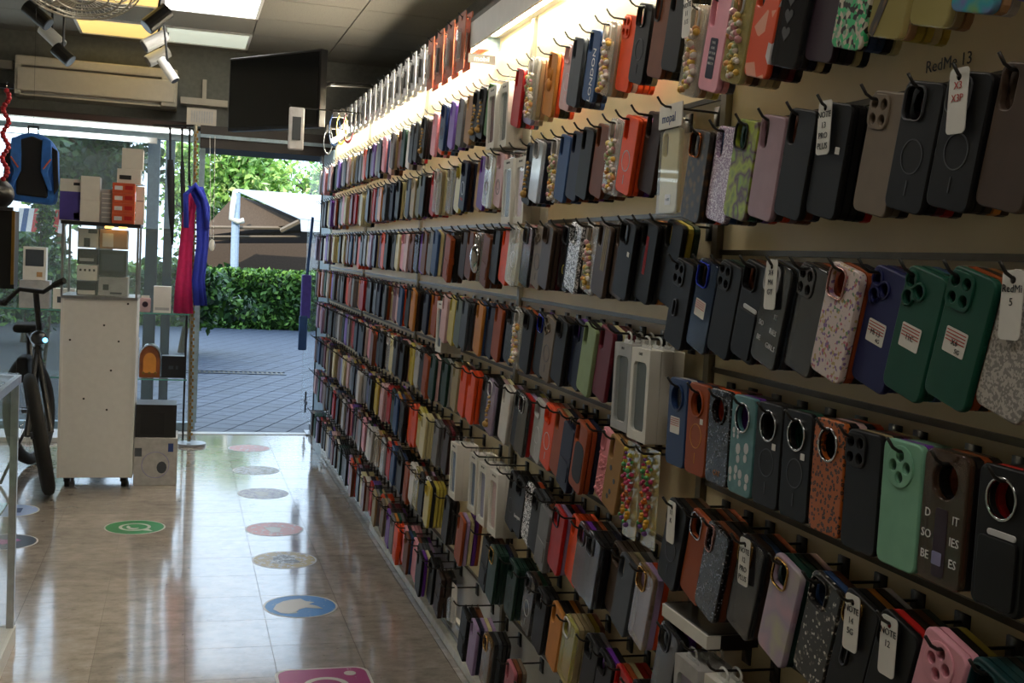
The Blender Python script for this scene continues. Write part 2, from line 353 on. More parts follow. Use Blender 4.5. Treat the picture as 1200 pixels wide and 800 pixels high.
# shop window beside the entrance
win = struct(B().box((-2.7, 8.72, .05), (.13, 8.728, 2.2)).build('window_1', 'glass'))
wfm = B().box((-2.7, 8.68, 0), (.13, 8.76, .06)).box((-2.7, 8.68, 2.14), (.13, 8.76, 2.22)).box((.1, 8.69, .06), (.14, 8.75, 2.2)).box((-1.35, 8.69, .06), (-1.31, 8.75, 2.2))
wfm.build('window_frame', 'window_frame', win)
# outdoors
pv = struct(B().box((-14, 8.62, -.2), (14, 40, -.03)).build('pavement', 'paving'))
pj = B().box((-14, 8.62, -.03), (14, 20.5, -.022)).build('joint_bed', 'paving_joint', pv)
PS = .215
pt = B().box((.005, .005, -.02), (PS-.005, PS-.005, 0)).mesh('paving_slab'); rot = Matrix.Rotation(R(-22), 4, 'Z')
slabs = []
for i in range(-60, 60):
    for j in range(-12, 70):
        p = rot @ Vector((i*PS, j*PS, 0)) + Vector((.2, 8.9, -.005)); c = p + rot @ Vector((PS/2, PS/2, 0))
        if 8.5 < c.y < 19.6 and -.09*c.y+.2 < c.x < .135*c.y+.1: slabs.append((c.y if c.x > 0 else c.y+3, p))
slabs.sort(key=lambda q: q[0])
def cut_slab(p, yc):
    q = [p + rot @ Vector(v) for v in ((.005, .005, 0), (PS-.005, .005, 0), (PS-.005, PS-.005, 0), (.005, PS-.005, 0))]; out = []
    for i in range(4):
        u, v = q[i], q[(i+1) % 4]
        if u.y >= yc: out.append(u)
        if (u.y >= yc) != (v.y >= yc): out.append(u.lerp(v, (yc-u.y)/(v.y-u.y)))
    return out
for _, p in slabs[:300]:
    ym = min((p + rot @ Vector(v)).y for v in ((0, 0, 0), (PS, 0, 0), (0, PS, 0), (PS, PS, 0)))
    if ym > 8.621: obj('paving_slab', pt, 'paving', pv, T(*p) @ rot); continue
    q = cut_slab(p, 8.621)
    if len(q) > 2: B().prism([v-Vector((0, 0, .02)) for v in q], (0, 0, .02)).build('paving_slab', 'paving', pv)
fs_ = B()
for _, p in slabs[300:]: fs_._add([p + rot @ Vector(q) for q in ((.003, .003, 0), (PS-.003, .003, 0), (PS-.003, PS-.003, 0), (.003, PS-.003, 0))], [(0, 1, 2, 3)])
o = fs_.build('paving_slab', 'paving', pv); o['kind'] = 'stuff'
gr = thing('drain_grate', 'dark metal drain grate set across the outdoor paving', 'drain', (.6, 12.7, 0))
g = B().box((-.1, 12.62, -.006), (1.15, 12.66, .002)).box((-.1, 12.84, -.006), (1.15, 12.88, .002)).build('frame', 'gun_metal', gr)
for k in range(24): B().box((-.1+k*.052, 12.66, -.006), (-.075+k*.052, 12.84, 0)).build('bar', 'rail_metal', gr)

# ================================================================== SLATTED DISPLAY BAYS
MAIN = [1.97, 1.743, 1.519, 1.29, 1.065, .831, .594, .32]
NEAR = [1.905, 1.675, 1.442, 1.215, .993, .76, .53, .30]
def hook_mesh():
    b = B().box((-.014, -.030, 0), (.014, .008, .004))
    b.tube([(0, -.004, 0), (0, -.003, .06), (0, -.001, .115), (0, .004, .124), (0, .016, .133)], .0024, 6)
    return b.mesh('hook', True)
def rod_top(x, hz):      # height of the upper side of a hook rod at depth x
    d = WX-x; P = ((0, -.004), (.06, -.003), (.115, -.001), (.124, .004), (.133, .016))
    for (a, b), (c, e) in zip(P, P[1:]):
        if d <= c: return hz+.004+b+(e-b)*(d-a)/(c-a)+.0024
    return hz+.0224
HOOK = hook_mesh(); HZ = .034     # hook rod hangs this far below the board edge
hbs = [B(), B()]
def bay(name, label, y0, y1, rails, ztop=2.245):
    t = thing(name, label, 'slatwall', ((WX+.05), (y0+y1)/2, 0), 'slatted display bays')
    B().box((WX+.03, y0, .03), (1.6, y1, ztop)).build('back_panel', 'cream_board', t)
    zs = [ztop]+[r for r in rails]
    for k, z in enumerate(rails):
        top = ztop if k == 0 else rails[k-1]-.010
        B().box((WX, y0+.022, z), (WX+.03, y1-.004, top)).build('slat', 'cream_board', t)
        B().box((WX-.006, y0+.022, z-.010), (WX+.03, y1-.004, z)).build('rail', 'rail_metal', t)
    B().box((WX, y0+.022, .10), (WX+.03, y1-.004, rails[-1]-.010)).build('slat', 'white_paint', t)
    B().box((WX-.012, y0, .102), (WX+.03, y0+.022, 2.125)).build('post', 'post_metal', t)
    return t
bays = [(1.99, 0.55, NEAR), ]
bn = bay('slatwall_bay', 'cream slatted display bay before the divider post, lower hook rows', .6, 1.985, NEAR)
b1 = bay('slatwall_bay', 'cream slatted display bay just past the divider post', 1.985, 3.29, MAIN)
b2 = bay('slatwall_bay', 'second cream slatted display bay past the divider post', 3.29, 4.85, MAIN)
b3 = bay('slatwall_bay', 'third cream slatted display bay past the divider post', 4.85, 6.4, MAIN)
b4 = bay('slatwall_bay', 'last cream slatted display bay next to the glass door', 6.4, 7.95, MAIN)
def bay_of(y, near): return bn if y < 1.985 else (b1 if y < 3.29 else b2 if y < 4.85 else b3 if y < 6.4 else b4)
# plinth in front of the bays
pl = thing('plinth', 'white metal plinth running along the foot of the slatted bays', 'plinth', (.97, 4, 0))
B().box((.955, .6, 0), (.985, 5.6, .035)).build('kick_board', 'plinth_white', pl, bevel=.004)
B().box((.985, .6, 0), (1.0, 7.95, .05)).build('riser', 'plinth_white', pl); B().box((.985, .6, .088), (1.0, 7.95, .10)).build('riser', 'plinth_white', pl)
for z in (.040, .088): B().box((.977, .6, z), (.986, 7.9, z+.008)).build('channel', 'silver_frame', pl)
ys = [.6]+[v for k in range(18) for v in (2.4+k*.3, 2.5+k*.3)]+[7.95]     # open slots between the closed lengths
for k in range(0, len(ys), 2): B().box((.985, ys[k], .05), (1.0, ys[k+1], .088)).build('riser_web', 'plinth_white', pl)

# ------------------------------------------------------------------ phone cases
CW, CH, CD = .081, .164, .0105
OUT = rrect(CW, CH, .0125)
def quad(cx, cy, d, r, dia=False):
    q = [(-d, d), (d, d), (-d, -d), (d, -d)] if not dia else [(0, d*1.42), (d*1.42, 0), (0, -d*1.42), (-d*1.42, 0)]
    return [circ(r, cx+a, cy+b, 14) for a, b in q]
HOLES = dict(s=[rrect(.040, .041, .010, -.015, .054)], p=[rrect(.023, .046, .009, -.023, .052)], r=[circ(.0225, 0, .046, 24)],
             q=quad(-.017, .054, .0105, .0075), d=quad(-.002, .049, .0098, .0078, True), t=[circ(.0095, -.026, .064, 16), circ(.0095, -.006, .053, 16), circ(.0095, -.026, .041, 16)])
HANG = dict(s=(-.013, .0735), p=(-.022, .0735), r=(0, .067), q=(-.0275, .0705), d=(-.002, .069), t=(-.026, .072))
CIRC = dict(r=(0, .046, .0225), q=(-.0275, .0645, .0075), d=(-.002, .0629, .0078), t=(-.026, .064, .0095), w=(-.02, .086, .0066))
def hang(typ, roll):     # the point of the cutout edge that rests on the rod
    if typ in CIRC: cx, cy, r_ = CIRC[typ]; return cx-r_*math.sin(R(roll)), cy+r_*math.cos(R(roll))
    return {'s': (-.013, .0745), 'p': (-.022, .0750)}[typ]
def hook_y(y, typ, roll): hx, hy = hang(typ, roll); return y-(hx*math.cos(R(roll))+hy*math.sin(R(roll)))   # where the rod stands for a case centred at y
def hung(x, y, hz, typ, roll):
    hx, hy = hang(typ, roll); return wallm(x, hook_y(y, typ, roll), rod_top(x, hz)-.0004, roll) @ T(-hx, -hy, 0)
ROWROLL = dict(ND=0, NB=11)
CASE = {k: curve_mesh('phone_case_'+k, [OUT]+h, CD, .0022) for k, h in HOLES.items()}
# raised islands / frames / rings around the cutouts
ISL = {}
ISL['q'] = curve_mesh('camera_island', [rrect(.047, .047, .013, -.017, .054)]+HOLES['q'], .003, .001, z=CD/2+.0008)
ISL['d'] = curve_mesh('camera_island', [circ(.0275, -.002, .049, 28)]+HOLES['d'], .003, .001, z=CD/2+.0008)
ISL['t'] = curve_mesh('camera_island', [circ(.0125, -.026, .064, 16), circ(.0095, -.026, .064, 16), circ(.0125, -.006, .053, 16), circ(.0095, -.006, .053, 16), circ(.0125, -.026, .041, 16), circ(.0095, -.026, .041, 16)], .003, .0006, z=CD/2+.0008)
FR = {'s': curve_mesh('camera_frame', [rrect(.0445, .0455, .0122, -.015, .054), rrect(.0395, .0405, .0098, -.015, .054)], .004, .0008, z=CD/2+.0008),
      'p': curve_mesh('camera_frame', [rrect(.027, .050, .011, -.023, .052), rrect(.0225, .0455, .0088, -.023, .052)], .004, .0008, z=CD/2+.0008),
      'r': curve_mesh('camera_frame', [circ(.0252, 0, .046, 32), circ(.0220, 0, .046, 32)], .0045, .0008, z=CD/2+.0008)}
MAG = curve_mesh('magnet_ring', [circ(.0225, 0, -.012, 28), circ(.0208, 0, -.012, 28)], .0008, 0, z=CD/2+.0003)
STEM = curve_mesh('magnet_stem', [rrect(.0022, .02, .001, 0, -.052, 2)], .0008, 0, z=CD/2+.0003)
STK = curve_mesh('sticker', [rrect(.040, .031, .002, -.004, -.006, 2)], .0006, 0, z=CD/2+.0004)
STKS = curve_mesh('sticker', [rrect(.011, .010, .001, .020, .016, 2)], .0006, 0, z=CD/2+.0006)
BAND = curve_mesh('print_band', [rrect(.030, .070, .004, 0, -.025)], .0006, 0, z=CD/2+.0004)
SLOT = curve_mesh('finger_slot', [rrect(.046, .0075, .0037, .004, .006)], .002, .0006, z=CD/2+.0006)
CARD = curve_mesh('card_pocket', [rrect(.062, .078, .006, 0, -.038)], .004, .001, z=CD/2+.0012)
STAND = curve_mesh('ring_stand', [rrect(.016, .034, .0078, -.010, -.010), rrect(.011, .029, .0053, -.010, -.010)], .004, .001, z=CD/2+.0015)
FACE = curve_mesh('inlay_panel', [rrect(.060, .095, .02, .004, -.012)], .0008, 0, z=CD/2+.0004)
BTN = B().box((CW/2-.001, .012, -.0025), (CW/2+.0012, .026, .0025)).box((CW/2-.001, -.006, -.0025), (CW/2+.0012, .004, .0025)).mesh('side_button')
def stripes_mesh():
    b = B()
    for k in range(3): b.box((.004+k*.009, -.02, CD/2-.0002), (.008+k*.009, .078, CD/2+.0006))
    return b.mesh('stripe')
STR = stripes_mesh()
def beads_mesh(seed):
    rnd = random.Random(seed); b = B(); cols = [lin(c) for c in ('#e9bf5a', '#f0d0cc', '#e0a8b0', '#e8ddd2', '#e0a060', '#b8c498', '#efd88a', '#f3e9e4')]
    for k in range(40):
        b.col = rnd.choice(cols); t = k/40
        b.ball((rnd.uniform(-.026, .022)+.008*math.sin(t*6), -.072+t*.11+rnd.uniform(-.004, .004), CD/2+rnd.uniform(.001, .005)), rnd.uniform(.0045, .0075), 7, 4)
    return b.mesh('bead_flowers', True)
BEADS = [beads_mesh(s) for s in (1, 2, 3)]
def flower_pack():
    rnd = random.Random(5); b = B(); cols = [lin(c) for c in ('#d9a22a', '#c03a6a', '#d97a2e', '#4a9a5a', '#e0c94a', '#b8404a', '#7a4a9a')]
    for k in range(24):
        b.col = rnd.choice(cols); b.ball((rnd.uniform(-.010, .010), .015-k*.0062, .004+rnd.uniform(-.002, .004)), rnd.uniform(.0035, .0062), 7, 4)
    return b.mesh('flower_beads', True)
FPK = flower_pack()
def charm_mesh():
    b = B(); b.col = lin('#c9a05a')
    for k in range(7): b.ball((-.004+.010*math.sin(k*1.1), .03-k*.012, CD/2+.004), .005, 7, 4)
    b.ball((-.002, -.055, CD/2+.005), .011, 8, 5); return b.mesh('charm', True)
CHARM = charm_mesh()
def butterfly_mesh():
    b = B()
    for cx, cy, s, a in ((.004, -.012, 1.3, .3), (.014, -.055, 1.1, -.2), (-.022, -.050, 1.0, .5), (-.020, .018, .7, 0)):
        for sx in (-1, 1):
            for w_, h_, dy in ((.011, .012, .006), (.008, .009, -.007)):
                pts = [(cx+s*(sx*(.006+w_*.45+w_*.55*math.cos(2*math.pi*i/10))*math.cos(a)), cy+s*(dy+h_*.6*math.sin(2*math.pi*i/10)+sx*.006*math.sin(a)), CD/2-.0001) for i in range(10)]
                b.prism([(max(-.038, min(.038, p[0])), p[1], p[2]) for p in pts], (0, 0, .0007))
    return b.mesh('butterfly_print')
BFLY = butterfly_mesh()
HEART = B()
for k in range(3):
    pts = []
    for i in range(18):
        t = 2*math.pi*i/18; pts.append((-.006+.0008*16*math.sin(t)**3, .022-k*.026+.0008*(13*math.cos(t)-5*math.cos(2*t)-2*math.cos(3*t)-math.cos(4*t)), CD/2-.0002))
    HEART.prism(pts, (0, 0, .0012))
HEART = HEART.mesh('heart_print')
BUNNY = B().ball((-.004, -.002, CD/2), (.020, .018, .010), 10, 6).ball((-.014, .024, CD/2), (.006, .018, .006), 8, 5).ball((.006, .024, CD/2), (.006, .018, .006), 8, 5).mesh('bunny_relief', True)
FMAT = dict(frame='gun_metal', framesilver='chrome', framegold='gold', framecopper='copper', frameblush='blush_metal', frameblack='black_plastic', frameblue='blue_metal',
            framebluemetal='blue_metal', framegrey='ring_grey')
CLEARS = {'clear', 'clearyellow', 'lemonclear', 'silverclear', 'smoke', 'winesmoke', 'amber', 'lilacclear', 'cleartext', 'browntext'}
DESC = dict(clear='clear plastic', clearyellow='yellowed clear', lemonclear='yellowish clear', silverclear='silvery clear', smoke='smoky clear', winesmoke='wine smoky', amber='amber clear',
            lilacclear='lilac clear', cleartext='black lettered', browntext='brown lettered', bluefilm='dark blue film', whitecase='white', pinkmat='dusty pink', pinkcrochet='pink knobbly',
            glitter='silver glitter', blacksparkle='sparkling black', lilacglitter='lilac glitter', blackglitter='black glitter', mesh='grey mesh', blackdots='black studded', leopard='leopard print',
            leopardark='dark leopard', butterfly='teal butterfly', floral='pale floral', floralblack='black floral', panda='green spotted', graffiti='graffiti print', holo='holographic',
            iridescent='iridescent pink', orangestripe='orange patchwork', palepink='pale pink', darkbrown='dark brown', darkgreen='dark green', greygreen='grey green', lightgrey='light grey', pinkgrey='pinkish grey', kraft='brown kraft')
ORD = ['first', 'second', 'third', 'fourth', 'fifth', 'sixth', 'seventh', 'eighth', 'ninth', 'tenth', 'eleventh', 'twelfth', 'thirteenth', 'fourteenth', 'fifteenth', 'sixteenth', 'seventeenth', 'eighteenth',
       'nineteenth', 'twentieth', 'twenty-first', 'twenty-second', 'twenty-third', 'twenty-fourth', 'twenty-fifth', 'twenty-sixth', 'twenty-seventh', 'twenty-eighth', 'twenty-ninth', 'thirtieth', 'thirty-first', 'thirty-second',
       'thirty-third', 'thirty-fourth', 'thirty-fifth', 'thirty-sixth', 'thirty-seventh', 'thirty-eighth', 'thirty-ninth', 'fortieth']
def where(row, k):
    return ('%s row before divider post, %s hook' if row[0] == 'N' else '%s row past divider post, %s hook') % (
        {'N': dict(A='top', B='second', C='third', D='fourth', E='fifth', F='sixth'), 'R': {str(i+1): (['top']+ORD[1:])[i] for i in range(8)}}[row[0]][row[1]], ORD[k])
def sub(name, me, m, par, mw=None): return obj(name, me, m, par, mw)
def lettering(par, s, size, x, y, m='ink', rot=0, z=CD/2+.0006):
    return obj('lettering', text_mesh(s, size), m, par, T(x, y, z) @ Matrix.Rotation(R(rot), 4, 'Z'))
TAGM = curve_mesh('paper_tag', [rrect(.034, .078, .006, 0, -.022), circ(.0046, 0, .006, 10)], .0012, 0)
def paper_tag(x, y, z, words, roll, wh):
    o = obj('paper_tag', TAGM, 'paper', None, wallm(x, y, rod_top(x, z)-.0106-.0003, 0, 0)); o.name = 'paper_tag'
    tag(o, 'white paper tag handwritten %s, hanging before the cases, %s' % (' '.join(words), ' '.join(wh.split()[-4:])) if False else 'white handwritten paper tag, ' + wh, 'tag', 'handwritten tags on the hooks')
    for k, wd in enumerate(words): obj('lettering', text_mesh(wd, .0125), 'ink_red' if 'X3' in wd else 'ink', o, T(0, -.004-k*.015, .0012))
FEAT = {'beads': 'flower beads', 'charm': 'gold charm', 'mag': 'magnet ring', 'stripes': 'stripes', 'tag': '', 'bunny': 'rabbit relief', 'hearts': 'black hearts', 'slot': 'card slot', 'label': 'price sticker', 'ringstand': 'ring stand'}
stack = []          # (x, y, z of hang point, type, roll, colour)
POOL = [('black', 9), ('charcoal', 4), ('navy', 4), ('brown', 3), ('darkbrown', 3), ('rust', 2), ('slate', 2), ('grey', 2), ('wine', 2), ('purple', 2), ('denim', 2), ('orange', 1.5), ('caramel', 1.5),
        ('cream', 1.5), ('khaki', 1), ('darkgreen', 2), ('forest', 1), ('red', 1), ('palepink', 1.5), ('lilac', 1.2), ('lightgrey', 1), ('taupe', 1.5), ('lemon', .8), ('mocha', 2)]
PALE = [('cream', 3), ('lightgrey', 2.5), ('palepink', 2.5), ('lilac', 2.5), ('whitecase', 2.5), ('lavender', 1.5), ('purple', 1.5), ('violet', 1), ('orange', 1.5), ('red', 1), ('pink', 1.5), ('khaki', 1.5), ('denim', 1.5), ('jade', .5), ('black', 3), ('navy', 2), ('brown', 1.5), ('grey', 2), ('slate', 2), ('lemon', 1), ('wine', 1)]
def pick2(rnd):
    if rnd.random() < .5: return pick(rnd)
    return rnd.choices([p[0] for p in PALE], [p[1] for p in PALE])[0]
def pick(rnd): return rnd.choices([p[0] for p in POOL], [p[1] for p in POOL])[0]
ROLL = dict(s=13, p=16, r=0, q=16, d=5, t=17)
def make_case(row, k, y, zr, typ, colr, ext, xf, rnd):
    hz = zr-HZ; roll = ROWROLL.get(row, 14)+rnd.uniform(-.3, .3); put_hook(hook_y(y, typ, roll), zr, row[0] == 'N')
    mw = hung(xf+CD/2, y, hz, typ, roll)
    o = obj('phone_case', CASE[typ], 'case_'+colr, None, mw)
    ex = ext.split(); feat = ''
    for e in ex:
        if FEAT.get(e.split(':')[0]): feat = ' with '+FEAT[e.split(':')[0]]; break
    tag(o, '%s phone case%s, %s' % (DESC.get(colr, colr), feat, where(row, k)), 'phone case', 'phone cases hanging on the slatted wall')
    if typ in ISL: sub('camera_island', ISL[typ], 'case_'+colr, o)
    sub('side_button', BTN, 'case_'+colr, o)
    fm = next((FMAT[e] for e in ex if e in FMAT), None)
    if fm and typ in FR: sub('camera_frame', FR[typ], fm, o)
    elif typ in ('s', 'r') and colr not in CLEARS: sub('camera_frame', FR[typ], 'case_'+colr, o)
    elif typ == 's': sub('camera_frame', FR[typ], 'ring_white' if 'smoke' not in colr else 'gun_metal', o)
    for e in ex:
        if e == 'mag':
            mm = 'ring_white' if colr in ('clear', 'palepink', 'orange', 'smoke', 'pinkmat', 'silverclear') else 'ring_grey'
            if colr in ('rust', 'lightgrey'): mm = 'case_caramel' if colr == 'rust' else 'ring_white'
            sub('magnet_ring', MAG, mm, o); sub('magnet_stem', STEM, mm, o)
        elif e == 'beads': sub('bead_flowers', BEADS[rnd.randrange(3)], 'painted', o)
        elif e == 'charm': sub('charm', CHARM, 'painted', o)
        elif e in ('label', 'sticker'):
            s = sub('sticker', STK if e == 'label' else STKS, 'paper', o)
            if e == 'label':
                wd = {'indigo': ('MI 13', '4G'), 'forest': ('X6', '5G') if typ == 'q' else ('11C', '')}.get(colr, ('', ''))
                for q in range(4): obj('print_line', LINE, 'ink_red', s, T(0, .006-q*.004, CD/2+.0009))
                if wd[0]: lettering(o, wd[0], .010, -.004, -.007, z=CD/2+.0012)
                if wd[1]: lettering(o, wd[1], .008, .004, -.016, z=CD/2+.0012)
        elif e == 'slot': sub('card_pocket', CARD, 'case_'+colr, o); sub('finger_slot', SLOT, 'ring_white', o)
        elif e == 'ringstand': sub('ring_stand', STAND, 'gun_metal', o)
        elif e == 'stripes': sub('stripe', STR, 'case_khaki', o)
        elif e == 'redstripe': sub('stripe', STR, 'case_red', o, T(-.01, -.01, 0) @ Matrix.Diagonal((.5, .8, 1, 1)))
        elif e == 'darkface': sub('inlay_panel', FACE, 'case_charcoal', o)
        elif e == 'hearts': sub('heart_print', HEART, 'black_plastic', o)
        elif e == 'bunny': sub('rabbit_relief', BUNNY, 'case_caramel', o)
        elif e == 'printband':
            sub('print_band', BAND, 'case_navy', o)
            for q in range(5): lettering(o, ('TAKE', 'CARE', 'OF YOUR', 'MENTAL', 'HEALTH')[q], .006, 0, .002-q*.009, 'ink_white', z=CD/2+.001)
        elif e == 'LONDON': lettering(o, 'LONDON', .028, .012, -.02, 'ink_white', 90)
        elif e == 'heart':
            lettering(o, 'HEART', .012, 0, -.045, 'case_red'); obj('ring_print', MAG, 'ring_white', o, T(0, .004, 0))
        elif e == 'cat': lettering(o, 'CAT', .013, .004, -.062, 'ink_orange')
        elif e == 'script': lettering(o, 'iloveyou', .016, 0, -.03, 'ink_white', 15)
        elif e == 'moon': sub('moon_print', MOON, 'case_lemon', o)
        elif e == 'dots':
            for q in range(4): obj('round_print', DOT, 'black_plastic', o, T((-.012, .014, .0, -.01)[q], (.01, -.01, -.04, -.055)[q], 0))
        elif e == 'glitterband': obj('glitter_band', BAND, 'case_leopardark', o, Matrix.Rotation(R(-20), 4, 'Z') @ Matrix.Diagonal((.5, 1.4, 1, 1)))
        elif e == 'pat': obj('ring_print', MAG, 'case_teal', o, T(0, -.01, 0)); obj('ring_print', MAG, 'case_brown', o, T(0, -.01, 0) @ Matrix.Diagonal((.6, .6, 1, 1)))
        elif e.startswith('tag:'): paper_tag(xf-(.018 if 'beads' in ext else .006), hook_y(y, typ, roll), hz, e[4:].split('_'), rnd.uniform(-2, 8), where(row, k))
    if colr == 'butterfly': sub('butterfly_print', BFLY, 'ring_white', o)
    if colr == 'browntext':
        for q, (a, b_) in enumerate((('D', 'IT'), ('SO', 'IES'), ('BE', 'ES'))):
            lettering(o, a, .015, -.026, .002-q*.026, 'ink_white'); lettering(o, b_, .015, .026, .002-q*.026, 'ink_white')
        obj('print_band', BAND, 'case_plum', o, Matrix.Diagonal((.75, 1.2, 1, 1)))
        obj('sticker', STKS, 'case_lavender', o, T(-.034, -.075, .001) @ Matrix.Diagonal((1.6, 1.6, 1, 1)))
    if colr == 'cleartext':
        for q, a in enumerate(('IT', 'RIES', 'GIRLS')): lettering(o, a, .012, .018, .0-q*.024, 'ink_white')
        for q, a in enumerate(('SO', 'BE')): lettering(o, a, .012, -.022, -.02-q*.024, 'ink_white')
    # the rest of the stack behind it
    xs = xf+CD+.002
    xend = xf+rnd.choice((.045, .055, .065, .075))
    while xs+CD < xend:
        pitch = .0122+rnd.uniform(0, .002)
        stack.append((xs+CD/2, y, hz, typ, roll+rnd.uniform(-.3, .3), colr if (rnd.random() < .35 and 'case_'+colr in M and colr in SOLID) else (rnd.choice(('khaki', 'cream', 'lemon', 'tan')) if (colr in ('clear', 'clearyellow', 'lemonclear', 'panda', 'holo') and rnd.random() < .75) else pick(rnd)))); xs += pitch
    return o
LINE = B().box((-.022, -.0006, 0), (.014, .0006, .0003)).mesh('print_line')
MOON = curve_mesh('moon_print', [[(.012*math.cos(R(a)), -.03+.012*math.sin(R(a))) for a in range(90, 271, 15)]+[(.008*math.cos(R(a))+.002, -.03+.011*math.sin(R(a))) for a in range(270, 89, -15)]], .0006, 0, z=CD/2+.0004)
DOT = curve_mesh('round_print', [circ(.006, 0, 0, 12)], .0008, 0, z=CD/2+.0004)
# wallets (leather folding cases)
WAL = curve_mesh('wallet_case', [rrect(.080, .160, .007)], .017, .003)
STRAP = B().box((.028, -.012, -.010), (.0425, .010, .0098)).mesh('clasp')
POCK = curve_mesh('pocket', [rrect(.064, .05, .006, 0, -.03), ], .003, .001, z=.009)
LOOP = B().ring((-.02, .086, 0), (0, 0, 1), .008, .0012, 14, 5).mesh('hang_loop')
def make_wallet(row, k, y, zr, colr, xf, rnd):
    hz = zr-HZ; put_hook(hook_y(y, 'w', ROWROLL.get(row, 14)), zr, row[0] == 'N')
    o = obj('wallet_case', WAL, 'case_'+colr, None, hung(xf+.0085, y, hz, 'w', ROWROLL.get(row, 14)))
    tag(o, '%s leather wallet phone case with clasp, %s' % (DESC.get(colr, colr), where(row, k)), 'phone case', 'leather wallet cases on the slatted wall')
    sub('clasp', STRAP, 'case_'+colr, o); sub('pocket', POCK, 'case_'+colr, o); sub('hang_loop', LOOP, 'black_plastic', o)
    xs = xf+.02
    while xs+.018 < xf+.07: stack.append((xs+.009, y, hz, 'w', ROWROLL.get(row, 14)+rnd.uniform(-.3, .3), rnd.choice((colr, 'brown', 'black', 'darkbrown')))); xs += .019
# retail boxes with a window and a plastic hanger
BXW, BXH, BXD = .094, .186, .024
BOXB = curve_mesh('box_body', [rrect(BXW, BXH, .001, 0, 0, 1), rrect(.066, .140, .012, 0, -.004)], BXD, 0, smooth=False)
BOXI = B().box((-.040, -.080, -.009), (.040, .074, .004)).mesh('case_inside')
BOXF = B().box((-.034, -.076, .0095), (.034, .068, .0105)).mesh('window_film')
BHANG = B().box((-.024, BXH/2-.002, -.001), (.024, BXH/2+.008, .001)).ring((0, BXH/2+.014, 0), (0, 0, 1), .010, .0024, 16, 5, 1.5, (1, 0, 0)).mesh('hanger')
BTXT = {'white': ('SLIM CASE',), 'whitewin': ('MARKA',), 'greybox': ('PRO',), 'brownbox': ('CASE',), 'lilacbox': ('',)}
def make_box(row, k, y, zr, colr, xf, rnd):
    hz = zr-HZ; body = {'white': 'white_card', 'whitewin': 'white_card', 'greybox': 'box_grey', 'brownbox': 'white_card', 'lilacbox': 'box_grey'}[colr]
    inner = {'white': 'case_palepink', 'whitewin': 'case_charcoal', 'greybox': 'case_mocha', 'brownbox': 'case_darkbrown', 'lilacbox': 'case_lilac'}[colr]
    if colr == 'white': inner = 'case_'+rnd.choice(('palepink', 'wine', 'denim', 'grey', 'lavender'))
    for q in range(3 if colr != 'whitewin' else 2):
        x = xf+BXD/2+q*(BXD+.001)
        if x+BXD/2 > WX-.008: break
        t = thing('case_box', '%s box of %s case, %s%s' % ({'white_card': 'white', 'box_grey': 'grey'}[body], inner[5:].replace('dark', 'dark ').replace('palep', 'pale p'), where(row, k), ('', ', second in', ', third in')[q]), 'box', (0, 0, 0), 'boxed phone cases on the slatted wall')
        t.matrix_basis = wallm(x, y, rod_top(x, hz)-.0004, 0) @ T(0, -(BXH/2+.0224), 0)
        sub('body', BOXB, body, t); sub('case_inside', BOXI, inner, t); sub('window_film', BOXF, 'glass', t); sub('hanger', BHANG, 'white_paint' if colr in ('greybox', 'brownbox', 'whitewin') else 'film', t)
        if q == 0 and BTXT[colr][0]: obj('lettering', text_mesh(BTXT[colr][0], .008), 'ink_red' if colr == 'whitewin' else 'ink', t, T(0, .082, BXD/2+.0003))
def make_bag(row, k, y, zr, xf):
    hz = zr-HZ
    t = thing('bagged_case', 'cream phone case in a clear bag under a white printed header card', 'phone case', (0, 0, 0)); t.matrix_basis = wallm(xf, y, hz, 0) @ T(0, -.02, 0)
    obj('header_card', curve_mesh('header_card', [rrect(.108, .046, .003, 0, .006, 2), circ(.0036, 0, .0208, 10)], .002), 'white_card', t, T(0, 0, .0105))
    obj('lettering', text_mesh('mopal', .026), 'ink_blue', t, T(-.006, .002, .0120))
    obj('case', CASE['p'], 'case_cream', t, T(-.006, -.100, 0)); obj('side_button', BTN, 'case_cream', t, T(-.006, -.100, 0))
    obj('sticker', curve_mesh('sticker', [rrect(.026, .02, .001, 0, 0, 1)], .0006), 'paper', t, T(-.002, -.155, CD/2+.0008)); obj('lettering', text_mesh('14.90', .008), 'ink', t, T(-.002, -.155, CD/2+.0014))
    obj('bag', curve_mesh('bag', [rrect(.104, .175, .003, 0, -.0985, 2)], .018, .004), 'film', t)
